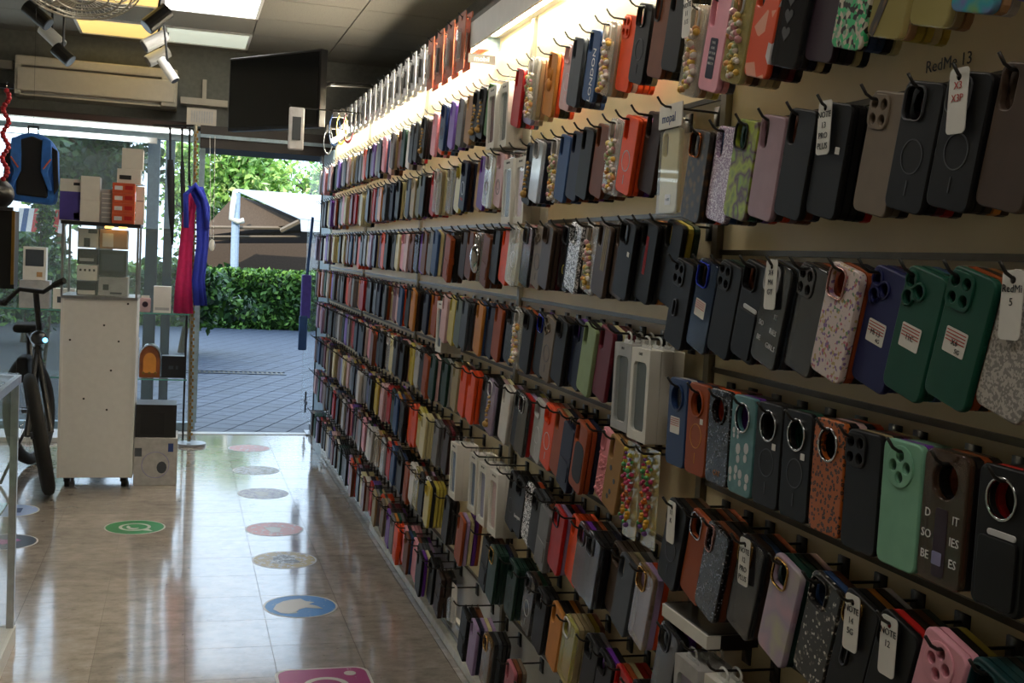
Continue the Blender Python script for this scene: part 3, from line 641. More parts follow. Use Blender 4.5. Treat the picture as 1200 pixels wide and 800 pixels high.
def make_pack(row, k, y, zr, colr, xf, rnd):
    hz = zr-HZ; wh = where(row, k)
    if colr == 'flowerpack':
        t = thing('charm_pack', 'clear pack of bright flower bead chains, '+wh, 'charm', (0, 0, 0), 'flower bead charm packs'); t.matrix_basis = wallm(xf+.01, y, hz)
        obj('backing', curve_mesh('backing', [rrect(.07, .197, .004, 0, -.0865, 2), circ(.0038, 0, .0008, 10)], .0012), 'case_clearyellow', t); obj('flower_beads', FPK, 'painted', t, T(.004, -.03, .004)); obj('flower_beads', FPK, 'painted', t, T(-.018, -.02, .004))
    elif colr == 'pinkcrochet':
        o = obj('phone_case', CASE['p'], 'case_pinkcrochet', None, hung(xf+CD/2, y, hz, 'p', 14)); put_hook(hook_y(y, 'p', 14), zr, row[0] == 'N'); tag(o, 'pink knobbly phone case with raised bumps, '+wh, 'phone case', 'phone cases hanging on the slatted wall')
        b = B()
        for q in range(70): b.ball((rnd.uniform(-.034, .036), rnd.uniform(-.076, .022), CD/2), rnd.uniform(.003, .0055), 6, 4)
        b.build('bumps', 'case_pinkcrochet', o, True, world=False); obj('camera_frame', FR['p'], 'case_pinkcrochet', o)
    elif colr == 'silver':
        t = thing('accessory_pack', 'silver rabbit shaped accessory in a clear pack, '+wh, 'accessory', (0, 0, 0)); t.matrix_basis = wallm(xf+.01, y, hz)
        obj('shell', B().ball((0, -.085, .012), (.034, .05, .02), 14, 9).ball((-.012, -.03, .01), (.008, .024, .008), 8, 6).ball((.012, -.03, .01), (.008, .024, .008), 8, 6).mesh('shell', True), 'chrome', t)
        obj('backing', curve_mesh('backing', [rrect(.075, .172, .004, 0, -.074, 2), circ(.0038, 0, .0008, 10)], .0012), 'film', t)
    else:
        t = thing('accessory_pack', 'small cream blister pack, '+wh, 'accessory', (0, 0, 0)); t.matrix_basis = wallm(xf+.01, y, hz)
        obj('card', curve_mesh('card', [rrect(.07, .137, .004, 0, -.0565, 2), circ(.0038, 0, .0008, 10)], .002), 'white_card', t); obj('blister', curve_mesh('blister', [rrect(.05, .08, .012, 0, -.075)], .018, .004), 'film', t, T(0, 0, .01))
ROWS = [
 ('R1', 1.97, [
  (2.035, 'p', 'charcoal', ''),
  (2.123, 'p', 'brown', 'frame'),
  (2.226, 's', 'black', 'mag'),
  (2.333, 'q', 'orange', ''),
  (2.422, 's', 'clear', 'beads'),
  (2.518, 'p', 'denim', 'LONDON'),
  (2.620, 'p', 'slate', ''),
  (2.718, 's', 'palepink', 'mag'),
  (2.836, 'p', 'caramel', 'bunny'),
  (2.949, 's', 'clear', 'beads'),
  (3.037, 'p', 'lavender', ''),
  (3.125, 'p', 'red', ''),
  (3.237, 'b', 'white', ''),
  (3.332, 'b', 'white', ''),
  (3.444, 'p', 'green', ''),
  (3.532, 's', 'black', 'charm'),
  (3.621, 's', 'black', 'charm'),
  (3.714, 'p', 'tan', ''),
  (3.813, 'p', 'grey', ''),
  (3.917, 'p', 'violet', ''),
  (4.026, 's', 'blue', 'pat'),
  (4.141, 'p', 'orange', ''),
  (4.262, 'p', 'pink', ''),
  (4.423, 's', 'black', 'charm'),
  (4.597, 'p', 'charcoal', ''),
 ]),
 ('R2', 1.743, [
  (2.035, 'B', 'cream', 'mopal'),
  (2.164, 'p', 'darkbrown', ''),
  (2.252, 'p', 'orange', 'mag'),
  (2.339, 's', 'clear', 'beads'),
  (2.427, 'p', 'brown', ''),
  (2.515, 'p', 'black', ''),
  (2.602, 'p', 'navy', ''),
  (2.690, 'p', 'denim', ''),
  (2.778, 's', 'clear', 'beads'),
  (2.865, 's', 'silverclear', ''),
  (2.953, 'p', 'black', 'charm'),
  (3.065, 'b', 'white', ''),
  (3.160, 'b', 'white', ''),
  (3.273, 's', 'palepink', 'pat'),
  (3.360, 's', 'clear', 'pat'),
  (3.448, 'p', 'purple', ''),
  (3.539, 'p', 'tan', ''),
  (3.678, 's', 'navy', 'heart'),
  (3.827, 's', 'lemon', ''),
  (3.975, 's', 'clear', ''),
  (4.118, 's', 'clear', ''),
  (4.240, 'p', 'red', ''),
  (4.369, 'p', 'black', ''),
  (4.506, 'p', 'olive', ''),
 ]),
 ('R3', 1.519, [
  (2.035, 'p', 'black', ''),
  (2.123, 'p', 'black', 'redstripe'),
  (2.210, 's', 'black', 'sticker'),
  (2.298, 'p', 'mocha', 'stripes'),
  (2.386, 'p', 'mocha', 'stripes'),
  (2.473, 's', 'clear', 'beads'),
  (2.561, 's', 'glitter', ''),
  (2.657, 's', 'smoke', 'moon'),
  (2.747, 's', 'mocha', ''),
  (2.850, 't', 'taupe', 'mag'),
  (2.944, 's', 'smoke', ''),
  (3.035, 's', 'clear', 'mag'),
  (3.123, 'p', 'whitecase', ''),
  (3.210, 'p', 'orange', ''),
  (3.298, 'p', 'black', ''),
  (3.390, 'w', 'brown', ''),
  (3.514, 'k', 'silver', ''),
  (3.630, 'p', 'brown', ''),
  (3.727, 'p', 'darkbrown', ''),
  (3.883, 'w', 'rust', ''),
  (4.052, 'p', 'denim', ''),
  (4.172, 'p', 'grey', ''),
  (4.283, 'p', 'brown', ''),
  (4.417, 'p', 'purple', ''),
 ]),
 ('R4', 1.29, [
  (2.085, 'b', 'brownbox', ''),
  (2.225, 'b', 'greybox', ''),
  (2.337, 'p', 'wine', ''),
  (2.425, 'p', 'sage', ''),
  (2.513, 's', 'navy', ''),
  (2.600, 's', 'charcoal', ''),
  (2.688, 't', 'taupe', 'mag'),
  (2.776, 's', 'black', 'frameblue'),
  (2.868, 's', 'charcoal', ''),
  (2.991, 's', 'clear', 'beads'),
  (3.096, 's', 'blackdots', ''),
  (3.217, 'p', 'rust', ''),
  (3.307, 'p', 'navy', ''),
  (3.394, 'p', 'caramel', ''),
  (3.482, 'p', 'darkbrown', ''),
  (3.570, 'p', 'slate', ''),
  (3.665, 'p', 'greygreen', ''),
  (3.766, 'p', 'lemon', ''),
  (3.873, 'p', 'palepink', ''),
  (4.014, 'b', 'white', ''),
  (4.134, 'p', 'rust', ''),
  (4.261, 'p', 'navy', ''),
  (4.413, 'p', 'caramel', ''),
 ]),
 ('R5', 1.065, [
  (2.035, 'k', 'flowerpack', ''),
  (2.111, 'k', 'flowerpack', ''),
  (2.213, 'p', 'kraft', 'dots'),
  (2.315, 'k', 'pinkcrochet', ''),
  (2.417, 'p', 'rust', 'darkface'),
  (2.508, 'w', 'navy', ''),
  (2.600, 'p', 'rust', ''),
  (2.688, 's', 'orange', 'mag'),
  (2.780, 's', 'lightgrey', 'mag'),
  (2.873, 's', 'smoke', 'framesilver'),
  (2.973, 'p', 'charcoal', ''),
  (3.087, 'p', 'whitecase', ''),
  (3.221, 's', 'lilacclear', 'charm'),
  (3.343, 'p', 'black', ''),
  (3.463, 'p', 'orange', ''),
  (3.616, 'p', 'orange', ''),
  (3.742, 'p', 'khaki', ''),
  (3.863, 'p', 'darkgreen', ''),
  (4.006, 'p', 'darkgreen', ''),
  (4.207, 'w', 'rust', ''),
 ]),
 ('R6', 0.831, [
  (2.035, 's', 'amber', 'framegold'),
  (2.123, 'p', 'slate', ''),
  (2.210, 's', 'mocha', ''),
  (2.298, 's', 'smoke', ''),
  (2.386, 's', 'winesmoke', ''),
  (2.473, 'p', 'orange', ''),
  (2.561, 's', 'red', 'frameblack'),
  (2.653, 'w', 'grey', ''),
  (2.745, 's', 'charcoal', ''),
  (2.832, 's', 'glitter', ''),
  (2.920, 's', 'black', 'script'),
  (3.007, 'p', 'black', 'mag'),
  (3.144, 'b', 'white', ''),
  (3.274, 'b', 'white', ''),
  (3.436, 'b', 'white', ''),
  (3.639, 'b', 'white', ''),
  (3.824, 'p', 'darkbrown', ''),
  (3.966, 'p', 'grey', ''),
  (4.119, 'p', 'cream', ''),
  (4.283, 's', 'lemon', ''),
 ]),
 ('R7', 0.594, [
  (2.035, 'p', 'black', ''),
  (2.123, 'p', 'red', ''),
  (2.210, 's', 'black', ''),
  (2.309, 's', 'charcoal', ''),
  (2.446, 's', 'lemonclear', ''),
  (2.557, 'p', 'caramel', ''),
  (2.670, 's', 'charcoal', ''),
  (2.807, 's', 'smoke', 'mag'),
  (2.941, 's', 'darkgreen', 'mag'),
  (3.086, 's', 'darkgreen', 'framegold'),
  (3.266, 'w', 'black', ''),
  (3.502, 'p', 'rust', ''),
  (3.770, 'p', 'black', ''),
  (4.001, 's', 'lemon', ''),
 ]),
 ('R8', 0.32, [
  (2.576, 's', 'amber', 'framegold'),
  (2.739, 'w', 'black', ''),
  (2.905, 'p', 'pinkmat', 'mag'),
  (3.128, 's', 'amber', 'framegold'),
  (3.262, 'p', 'lilac', ''),
  (3.430, 'w', 'black', ''),
  (3.628, 'k', 'cream', ''),
  (3.862, 'w', 'darkbrown', ''),
 ]),
 ('NA', 1.905, [
  (1.048, 'p', 'violet', ''),
  (1.136, 's', 'holo', ''),
  (1.224, 's', 'clearyellow', ''),
  (1.311, 's', 'clearyellow', 'glitterband'),
  (1.399, 's', 'panda', ''),
  (1.487, 'p', 'plum', ''),
  (1.574, 's', 'smoke', 'hearts'),
  (1.662, 'p', 'orangestripe', ''),
  (1.750, 's', 'clearyellow', 'beads'),
  (1.837, 'p', 'pink', 'printband'),
  (1.925, 's', 'clear', 'beads tag:NOTE_11_11S'),
 ]),
 ('NB', 1.675, [
  (1.071, 'p', 'mocha', ''),
  (1.158, 's', 'black', 'mag framegrey tag:X3_X3P'),
  (1.244, 's', 'black', 'mag framegrey'),
  (1.331, 'q', 'taupe', ''),
  (1.447, 'p', 'black', 'sticker tag:NOTE_13_PRO_PLUS'),
  (1.534, 'p', 'black', ''),
  (1.621, 'p', 'pinkgrey', ''),
  (1.707, 's', 'graffiti', 'frameblack'),
  (1.794, 'p', 'lilacglitter', ''),
  (1.881, 's', 'leopardark', 'framecopper'),
 ]),
 ('NC', 1.442, [
  (1.045, 'p', 'mesh', 'tag:RedMi_5'),
  (1.133, 'q', 'forest', 'label'),
  (1.220, 't', 'forest', 'label'),
  (1.311, 't', 'indigo', 'label'),
  (1.399, 's', 'floral', 'frameblush'),
  (1.487, 'q', 'smoke', ''),
  (1.574, 's', 'cleartext', 'tag:X4_M4_GT'),
  (1.662, 's', 'black', 'slot'),
  (1.750, 'q', 'black', ''),
  (1.837, 's', 'bluefilm', 'framebluemetal label'),
  (1.925, 'q', 'black', 'ringstand'),
 ]),
 ('ND', 1.215, [
  (1.039, 'r', 'black', 'slot framesilver'),
  (1.139, 'r', 'browntext', ''),
  (1.224, 'd', 'jade', ''),
  (1.309, 'q', 'black', ''),
  (1.394, 'r', 'leopard', 'framesilver'),
  (1.480, 'r', 'black', 'mag framesilver sticker'),
  (1.565, 'r', 'black', 'mag framesilver sticker'),
  (1.650, 'r', 'butterfly', 'framesilver'),
  (1.735, 'r', 'blacksparkle', 'cat'),
  (1.820, 'r', 'rust', 'mag sticker'),
  (1.905, 'r', 'blue', 'label'),
 ]),
 ('NE', 0.993, [
  (1.047, 's', 'teal', ''),
  (1.135, 'd', 'pink', ''),
  (1.225, 's', 'black', 'tag:NOTE_12'),
  (1.318, 's', 'black', 'ringstand framegold tag:NOTE_14_5G'),
  (1.406, 's', 'floralblack', ''),
  (1.503, 's', 'iridescent', 'framegold'),
  (1.626, 's', 'smoke', 'framegold tag:NOTE_12_PRO_PLUS'),
  (1.723, 'p', 'blacksparkle', 'frameblush'),
  (1.810, 's', 'rust', 'framesilver'),
  (1.898, 's', 'black', 'mag tag:11_K'),
 ]),
 ('NF', 0.76, [
  (0.983, 'b', 'whitewin', ''),
  (1.237, 'p', 'black', ''),
  (1.363, 'b', 'white', ''),
  (1.476, 'p', 'black', ''),
  (1.563, 's', 'blackglitter', 'framegold'),
  (1.675, 'b', 'whitewin', ''),
  (1.776, 'b', 'lilacbox', ''),
  (1.888, 's', 'smoke', ''),
 ]),
]

hooks_built = 0
def put_hook(y, zr, near):
    obj('hook', HOOK, 'hook_metal', bay_of(y, near), bay_of(y, near).matrix_basis.inverted() @ wallm(WX, y, zr-HZ+.004))
rnd = random.Random(4)
FAR_TYPES = ['p', 'p', 's', 's', 'q', 't']
for row, zr, items in ROWS:
    near = row[0] == 'N'
    if not near:     # carry the row on towards the entrance
        y = items[-1][0]+(.095 if items[-1][1] not in 'bk' else .112)
        while y < 5.32:
            c = pick2(rnd)
            if rnd.random() < .12: c = rnd.choice(('clear', 'smoke', 'glitter', 'silverclear', 'clearyellow'))
            items.append((y, rnd.choice(FAR_TYPES) if rnd.random() > .1 else 'w', c, '')); y += .0955+rnd.uniform(-.004, .012)
    n = len(items)
    for k, (y, typ, colr, ext) in enumerate(items):
        kk = (n-1-k) if near else k
        xf = rnd.choice((.884, .888, .893, .9)) if near else rnd.uniform(.884, .915)
        if row == 'ND': xf = .89
        if typ in 'bB' or (typ == 'k' and colr != 'pinkcrochet'): put_hook(y, zr, near)
        if typ == 'w': make_wallet(row, kk, y, zr, colr if colr in SOLID else 'brown', xf, rnd)
        elif typ == 'b': make_box(row, kk, y, zr, colr, xf-.004, rnd)
        elif typ == 'B': make_bag(row, kk, y, zr, xf-.006)
        elif typ == 'k': make_pack(row, kk, y, zr, colr, xf, rnd)
        else: make_case(row, kk, y, zr, typ, colr, ext, xf, rnd)
    if not near:     # beyond: too many to tell apart
        y = max(5.36, items[-1][0]+.095)
        hbk = B()
        while y < 7.9:
            hz = zr-HZ; typ = rnd.choice(FAR_TYPES+['w']); roll = 14; xs = rnd.uniform(.884, .915)+CD/2
            c0 = pick2(rnd)
            while xs < .965:
                stack.append((xs, y, hz, typ, roll+rnd.uniform(-.3, .3), c0 if rnd.random() < .5 else pick2(rnd))); xs += .0125 if typ != 'w' else .019
            hb = hbs[0 if y < 6.4 else 1]
            yh = hook_y(y, typ, roll)
            hb.box((WX-.004, yh-.014, zr-.062), (WX, yh+.014, zr-.024)); hb.tube([(WX, yh, zr-HZ), (.94, yh, zr-HZ+.001), (.885, yh, zr-HZ+.003), (.876, yh, zr-HZ+.008), (.867, yh, zr-HZ+.02)], .0024, 6)
            y += .095+rnd.uniform(-.006, .012)
for hb, bb in zip(hbs, (b3, b4)):
    o = hb.build('hook', 'hook_metal', bb); o['kind'] = 'stuff'
# stacked stock as one object
def stock():
    import numpy as np
    lay = {}; HP = {}
    for typ in list(HOLES)+['w']:
        if typ == 'w': cw, ch, cd = .080, .160, .016; hole = None
        else:
            cw, ch, cd = CW-.001, CH-.001, CD
            hole = dict(s=(-.013, .054, .0205, .0205), p=(-.022, .052, .0115, .023), r=(0, .046, .0225, .0225), q=(-.0235, .060, .012, .012), d=(-.002, .0572, .0135, .0135), t=(-.022, .0585, .015, .015))[typ]
        outp = rrect(cw, ch, .012, 0, 0, 2); no = len(outp)
        vs = [(x, y, z) for z in (-cd/2, cd/2) for x, y in outp]
        fs = [(i, (i+1) % no, no+(i+1) % no, no+i) for i in range(no)]
        if hole:
            ip = [(hole[0]+hole[2]*math.cos(2*math.pi*i/no+.52), hole[1]+hole[3]*math.sin(2*math.pi*i/no+.52)) for i in range(no)]
            b0 = len(vs); vs += [(x, y, z) for z in (-cd/2, cd/2) for x, y in ip]
            for i in range(no):
                j = (i+1) % no; fs += [(i, j, b0+j, b0+i), (no+i, b0+no+i, b0+no+j, no+j), (b0+i, b0+j, b0+no+j, b0+no+i)]
        else:
            fs += [tuple(reversed(range(no))), tuple(range(no, 2*no))]; ip = [(-.02, .0926)]
            lp = B().ring((-.02, .086, 0), (0, 0, 1), .008, .0012, 10, 4); b0 = len(vs); vs += [tuple(v) for v in lp.v]; fs += [tuple(i+b0 for i in f) for f in lp.f]
        HP[typ] = ip
        lay[typ] = (np.array(vs), fs)
    V = []; Fc = []; C = []; off = 0
    for x, y, z, typ, roll, c in stack:
        vs, fs = lay[typ]; hx, hy = max(HP[typ], key=lambda q: -math.sin(R(roll))*q[0]+math.cos(R(roll))*q[1]) if typ not in 'sp' else ((-.013, .0740) if typ == 's' else (-.022, .0742)); m = np.array(wallm(x, y-(hx*math.cos(R(roll))+hy*math.sin(R(roll))), rod_top(x, z)-.0004, roll) @ T(-hx, -hy, 0)); V.append(vs @ m[:3, :3].T+m[:3, 3])
        Fc += [tuple(i+off for i in f) for f in fs]; off += len(vs); cc = (*lin(SOLID[c][0]), 1); C += list(cc)*len(vs)
    me = bpy.data.meshes.new('phone_case_stock'); me.from_pydata(np.concatenate(V).tolist(), [], Fc)
    at = me.color_attributes.new('Col', 'FLOAT_COLOR', 'POINT'); at.data.foreach_set('color', C)
    bm = bmesh.new(); bm.from_mesh(me); bmesh.ops.recalc_face_normals(bm, faces=bm.faces); bm.to_mesh(me); bm.free()
    o = obj('phone_case_stock', me, 'painted'); tag(o, 'rows of phone cases stacked behind the front ones and towards the door', 'phone cases', None, 'stuff')
stock()

def at(px, py, y):      # the point of a picture direction at real depth y, used to lay out things at their own distance
    c = Vector(((px-600)/F, (400-py)/F, 1.0)); d = Vector((c.dot(cX), c.dot(cY), c.dot(cZ))); return d*(y/d.y)+Vector((0, 0, CAMZ))
def sheet(pts, th, name, m, parent=None):
    p = [Vector(q) for q in pts]; n = (p[1]-p[0]).cross(p[-1]-p[0]).normalized()*th
    return B().prism(p, n).build(name, m, parent)
# ================================================================== LIGHT CANOPY OVER THE WALL
cp = thing('light_canopy', 'grey metal light canopy along the top of the slatted wall', 'canopy', (.95, 2, 2.1))
B().box((.898, .3, 2.098), (.908, 3.72, 2.18)).build('fascia', 'white_paint', cp)
B().box((.898, .3, 2.18), (1.0, 3.72, 2.195)).build('top_panel', 'grey_wall', cp)
B().box((.898, 3.71, 2.098), (1.0, 3.72, 2.18)).build('end_cap', 'window_frame', cp)
sg = thing('name_plate', 'small grey name plate fixed at the end of the light canopy', 'sign', (.93, 3.75, 2.06))
B().box((.90, 3.74, 2.055), (.995, 3.746, 2.085)).build('plate', 'grey_wall', sg)
o = obj('lettering', text_mesh('mobil', .024), 'ink_white', sg, T(-.93+.947, -3.75+3.739, -2.06+2.07) @ Matrix.Rotation(R(90), 4, 'X'))
for k, (y0, ln) in enumerate(((2.59, 1.1), (3.735, 1.1), (4.885, 1.1), (6.035, 1.1), (7.185, .72), (1.95, .62))):
    t = thing('light_tube' if k < 5 else 'light_tube_offscreen', ['light tube under the far end of the canopy', 'bare light tube right past the canopy end cap', 'bare light tube above the orange and white packs', 'bare light tube above the third slatted bay', 'bare light tube close to the glass door', 'short light tube under the canopy at the divider post'][k], 'lamp', (.965, y0+ln/2, 2.14), 'light tubes over the slatted wall')
    B().tube([(.968, y0+.02, 2.150), (.968, y0+ln-.02, 2.150)], .012, 8).build('tube', 'tube_glow', t)
    B().box((.975, y0, 2.135), (1.0, y0+ln, 2.165)).build('batten', 'white_paint', t)
    for q in (0, ln-.02): B().box((.954, y0+q, 2.136), (.980, y0+q+.02, 2.164)).build('holder', 'white_paint', t)
# accessory packs hanging along the top row
PKC = curve_mesh('card', [rrect(.085, .155, .004, 0, -.06, 2), rrect(.02, .010, .002, 0, .004, 2)], .003)
PKB = curve_mesh('blister', [rrect(.03, .09, .01, 0, -.07)], .016, .004); PKI = B().tube([(0, -.035, .008), (.004, -.07, .010), (-.004, -.105, .008)], .006, 6).mesh('product', True)
rod = B().tube([(WX, 0, 0), (.885, 0, .0), (.872, 0, .012)], .0024, 6).mesh('hook', True)
for k in range(17):
    y = 3.80+k*.165; white = k > 3; s = 1.25 if not white else 1.0
    obj('hook', rod, 'hook_metal', bay_of(y, False), T(*(-bay_of(y, False).location)) @ T(0, y, 2.215))
    n_in = 3 if white else 2
    for q in range(n_in):
        lab = '%s %s accessory pack on the topmost hooks, %s hook past the canopy%s' % ('white' if white else 'orange', 'carded', ORD[k], ('', ', second in', ', third in')[q])
        t = thing('accessory_pack', lab, 'accessory', (0, 0, 0), 'accessory packs along the top hooks')
        t.matrix_basis = wallm(.888+q*.022, y, 2.215+.0024-.0004-s*.009, 0) @ Matrix.Diagonal((s, s, 1, 1))
        obj('card', PKC, 'pack_white' if white else 'pack_orange', t); obj('blister', PKB, 'film', t, T(0, 0, .009)); obj('product', PKI, 'black_plastic' if white or k == 2 else 'pack_white', t)
o = obj('lettering', text_mesh('RedMe 13', .024), 'ink', bn, bn.matrix_basis.inverted() @ wallm(WX-.0006, 1.343, 1.702, 0)); o.name = 'lettering'

# ================================================================== ENTRANCE WALL
ac = thing('air_conditioner', 'beige wall mounted air conditioner above the shop window', 'air conditioner', (-.64, 9.0, 2.4))
B().box((-1.205, 9.03, 2.40), (-.075, 9.19, 2.69)).build('body', 'ac_white', ac, bevel=.01)
B().box((-1.205, 8.965, 2.622), (-.075, 9.031, 2.69)).build('top_cover', 'ac_white', ac, bevel=.012)
B().box((-1.19, 8.955, 2.440), (-.09, 9.0, 2.606)).build('front_panel', 'ac_white', ac, bevel=.008)
B().box((-.19, 8.965, 2.41), (-.075, 9.031, 2.63)).build('side_cover', 'ac_white', ac, bevel=.006); B().box((-1.205, 8.965, 2.41), (-1.165, 9.031, 2.63)).build('side_cover', 'ac_white', ac, bevel=.006)
B().box((-1.165, 9.015, 2.418), (-.19, 9.031, 2.436)).build('outlet', 'box_grey', ac); B().box((-1.165, 9.018, 2.607), (-.19, 9.031, 2.621)).build('air_slot', 'box_grey', ac)
B().box((-1.165, 8.95, 2.402), (-.19, 9.031, 2.414)).build('louver', 'ac_white', ac, bevel=.003)
ld = thing('led_strip', 'cold white light strip along the top of the shop window', 'light strip', (-.9, 8.86, 2.2))
B().box((-2.2, 8.645, 2.18), (.045, 8.68, 2.225)).build('channel', 'white_paint', ld); B().box((-2.2, 8.638, 2.19), (.045, 8.645, 2.208)).build('diffuser', 'led_glow', ld)
lt = thing('window_tube', 'slim white tube lamp under the light strip in the shop window', 'lamp', (-.9, 8.8, 2.13))
B().tube([(-2.2, 8.60, 2.125), (-.27, 8.60, 2.115)], .012, 8).build('tube', 'led_glow', lt); B().box((-2.2, 8.612, 2.10), (-.2, 8.68, 2.14)).build('batten', 'white_paint', lt)
B().box((-2.7, 8.895, 2.25), (.1, 8.905, 2.29)).build('band', 'brown_band', lint)
vb = thing('vent_box', 'small white vent box on the wall beside the air conditioner', 'vent', (.12, 8.7, 2.26))
B().box((.0, 8.72, 2.258), (.21, 8.894, 2.39)).build('housing', 'ac_white', vb)
for k in range(9): B().box((.03+k*.018, 8.712, 2.285), (.04+k*.018, 8.722, 2.37)).build('fin', 'box_grey', vb)
cd = thing('cable_duct', 'pale cable duct with junction above the vent box', 'duct', (.1, 9.1, 2.5))
B().box((-.05, 9.1, 2.46), (.30, 9.19, 2.51)).build('duct', 'ac_white', cd); B().box((.11, 9.14, 2.51), (.14, 9.19, 2.66)).build('riser', 'ac_white', cd)
B().box((-1.5, 9.1, 2.60), (-1.24, 9.19, 2.66)).build('duct', 'ac_white', cd)
# television on a bracket
tv = thing('television', 'black flat television angled on a bracket over the entrance', 'television', (.46, 6.7, 2.08))
a = Vector((.235, 7.02, 2.075)); b_ = Vector((.70, 6.36, 2.075)); d = (b_-a).normalized(); nrm = Vector((-d.y, d.x, 0)); nrm = -nrm if nrm.y > 0 else nrm
def tvp(u, v, w_): return a+d*u+Vector((0, 0, v))+nrm*w_
Lw = (b_-a).length
B().prism([tvp(0, 0, 0), tvp(Lw, 0, 0), tvp(Lw, .43, 0), tvp(0, .43, 0)], nrm*-.05).build('housing', 'black_plastic', tv, bevel=.006)
B().prism([tvp(.015, .02, .001), tvp(Lw-.015, .02, .001), tvp(Lw-.015, .415, .001), tvp(.015, .415, .001)], nrm*.002).build('screen', 'screen', tv)
B().tube([tvp(Lw/2, .22, -.05), tvp(Lw/2, .22, -.16), Vector((.85, 7.2, 2.44)), Vector((1.605, 7.4, 2.50))], .016, 8).build('bracket', 'black_plastic', tv)
# entrance glass door, opened outwards
dr = struct(B().box((.985, 8.55, .03), (.997, 9.45, 2.08)).build('door_1', 'glass'))
B().box((.983, 8.545, .03), (.999, 8.555, 2.08)).build('glass_edge', 'black_plastic', dr)
B().box((.975, 8.53, .02), (1.005, 8.68, .07)).box((.975, 8.53, 2.05), (1.005, 8.68, 2.1)).build('patch_fitting', 'gun_metal', dr)
B().box((.975, 8.95, .17), (.986, 9.11, .20)).box((.975, 9.015, .10), (.986, 9.045, .27)).build('door_bracket', 'gun_metal', dr)
B().box((.94, 8.50, 0), (1.04, 8.7, .012)).build('floor_spring', 'silver_frame', dr)
struct(B().box((.99, 7.97, 0), (1.02, 8.52, 2.1)).build('trim_3', 'window_frame'))
# prongs and packs by the door end of the wall
for k, (px, py, py2, dx) in enumerate(((348, 126, 176, 0), (393, 132, 172, .0), (401, 132, 170, 0), (409, 130, 168, .0), (385, 150, 182, 0))):
    YD = 6.0 if k == 0 else .90/at(px, py, 1).x; p = at(px, py, YD); q = at(px, py2, YD)
    t = thing('hanging_pack', ['clear wrapped white pack hanging alone on a long prong over the doorway', 'blue looped strap pack hanging at the end of the top hooks', 'yellow strap pack hanging at the end of the top hooks', 'dark red strap pack hanging at the end of the top hooks', 'grey cable pack hanging low at the end of the top hooks'][k], 'accessory', p)
    m = ['pack_white', 'case_denim', 'case_lemon', 'case_wine', 'case_slate'][k]
    if k == 0:
        B().box((p.x-.04, YD-.02, q.z), (p.x+.04, YD, p.z)).build('wrap', m, t, bevel=.008); B().box((p.x-.022, YD-.025, q.z+.05), (p.x+.022, YD-.019, p.z-.05)).build('contents', 'case_slate', t)
    else:
        h = p.z-q.z; B().ring((p.x, YD, p.z-h/2), (0, 1, 0), h*.46, .010, 20, 6, .35, (1, 0, 0)).build('loop', m, t, smooth=True); B().box((p.x-.015, YD-.01, p.z-.03), (p.x+.015, YD+.01, p.z+.02)).build('clip', 'black_plastic', t)
    e = at((345, 372, 380, 386, 370)[k], (123, 128, 134, 140, 152)[k], 7.6)
    B().tube([(1.004, YD, p.z+.0), (p.x-.02, YD, p.z+.0), (p.x-.04, YD, p.z+.015)], .004, 6).build('prong', 'hook_metal', t)

# ================================================================== CEILING FITTINGS
def spot(px, py, m, ang, lab, L=.17, z=2.72, r=.045):
    c = Vector((0, 0, 0)); y = 7.0
    for _ in range(40):
        p = at(px, py, y); y += (z-p.z)*3
    p = at(px, py, y)
    t = thing('spotlight', lab, 'spotlight', (p.x, p.y, CZ), 'ceiling spotlights'); dd = Vector((math.sin(R(ang)), -.25, -math.cos(R(ang)))).normalized()
    bd = B().tube([p-dd*L/2, p+dd*L/2], r, 16).build('cylinder', m, t, smooth=False)
    B().tube([p+dd*(L/2-.002), p+dd*(L/2+.003)], r*.85, 16).build('lens', 'gun_metal', t)
    mx_ = -.17 if abs(p.x+.17) < .1 else p.x; zt_ = CZ-.012 if mx_ == -.17 else CZ
    B().tube([p, Vector((mx_, p.y, zt_-.01))], .008, 6).build('stem', 'black_plastic', t); B().box((mx_-.03, p.y-.05, zt_-.02), (mx_+.03, p.y+.05, zt_)).build('mount', 'black_plastic', t)
spot(44, 18, 'black_plastic', 52, 'black cylinder spotlight nearest the fan, left of the warm panel'); spot(61, 43, 'white_paint', 48, 'white cylinder spotlight between two black ones')
spot(74, 64, 'black_plastic', 50, 'black cylinder spotlight before the air conditioner', L=.13, z=2.58)
spot(184, 22, 'black_plastic', -45, 'black cylinder spotlight under the bright white panel', r=.05); spot(182, 48, 'white_paint', -55, 'white cylinder spotlight below the black one by the white panel')
spot(185, 66, 'white_paint', -55, 'beige lit cylinder spotlight, next to last of its row'); spot(197, 82, 'white_paint', 35, 'narrow white cylinder spotlight at the end of its row', r=.032, z=2.52)
fn = thing('ceiling_fan', 'round wire caged fan fixed under the ceiling', 'fan', (-.43, 5.0, 2.9))
fc = Vector((-.43, 5.0, 2.452)); ax = Vector((.05, -.45, -.9)).normalized()
cg = B()
for rr, off in ((.24, 0), (.235, -.03), (.235, .03), (.20, .055), (.16, .07), (.11, .08), (.06, .085)): cg.ring(fc+ax*off, ax, rr, .0035, 40, 5)
u = ax.orthogonal().normalized(); v = ax.cross(u)
for k in range(48):
    a_ = 2*math.pi*k/48; e = u*math.cos(a_)+v*math.sin(a_); cg.tube([fc+ax*.086+e*.05, fc+ax*.068+e*.165, fc+ax*.03+e*.236, fc-ax*.03+e*.236, fc-ax*.06+e*.06], .0014, 4)
cg.build('cage', 'wire', fn); B().tube([fc-ax*.06, fc+ax*.02], .05, 14).build('motor', 'ac_white', fn)
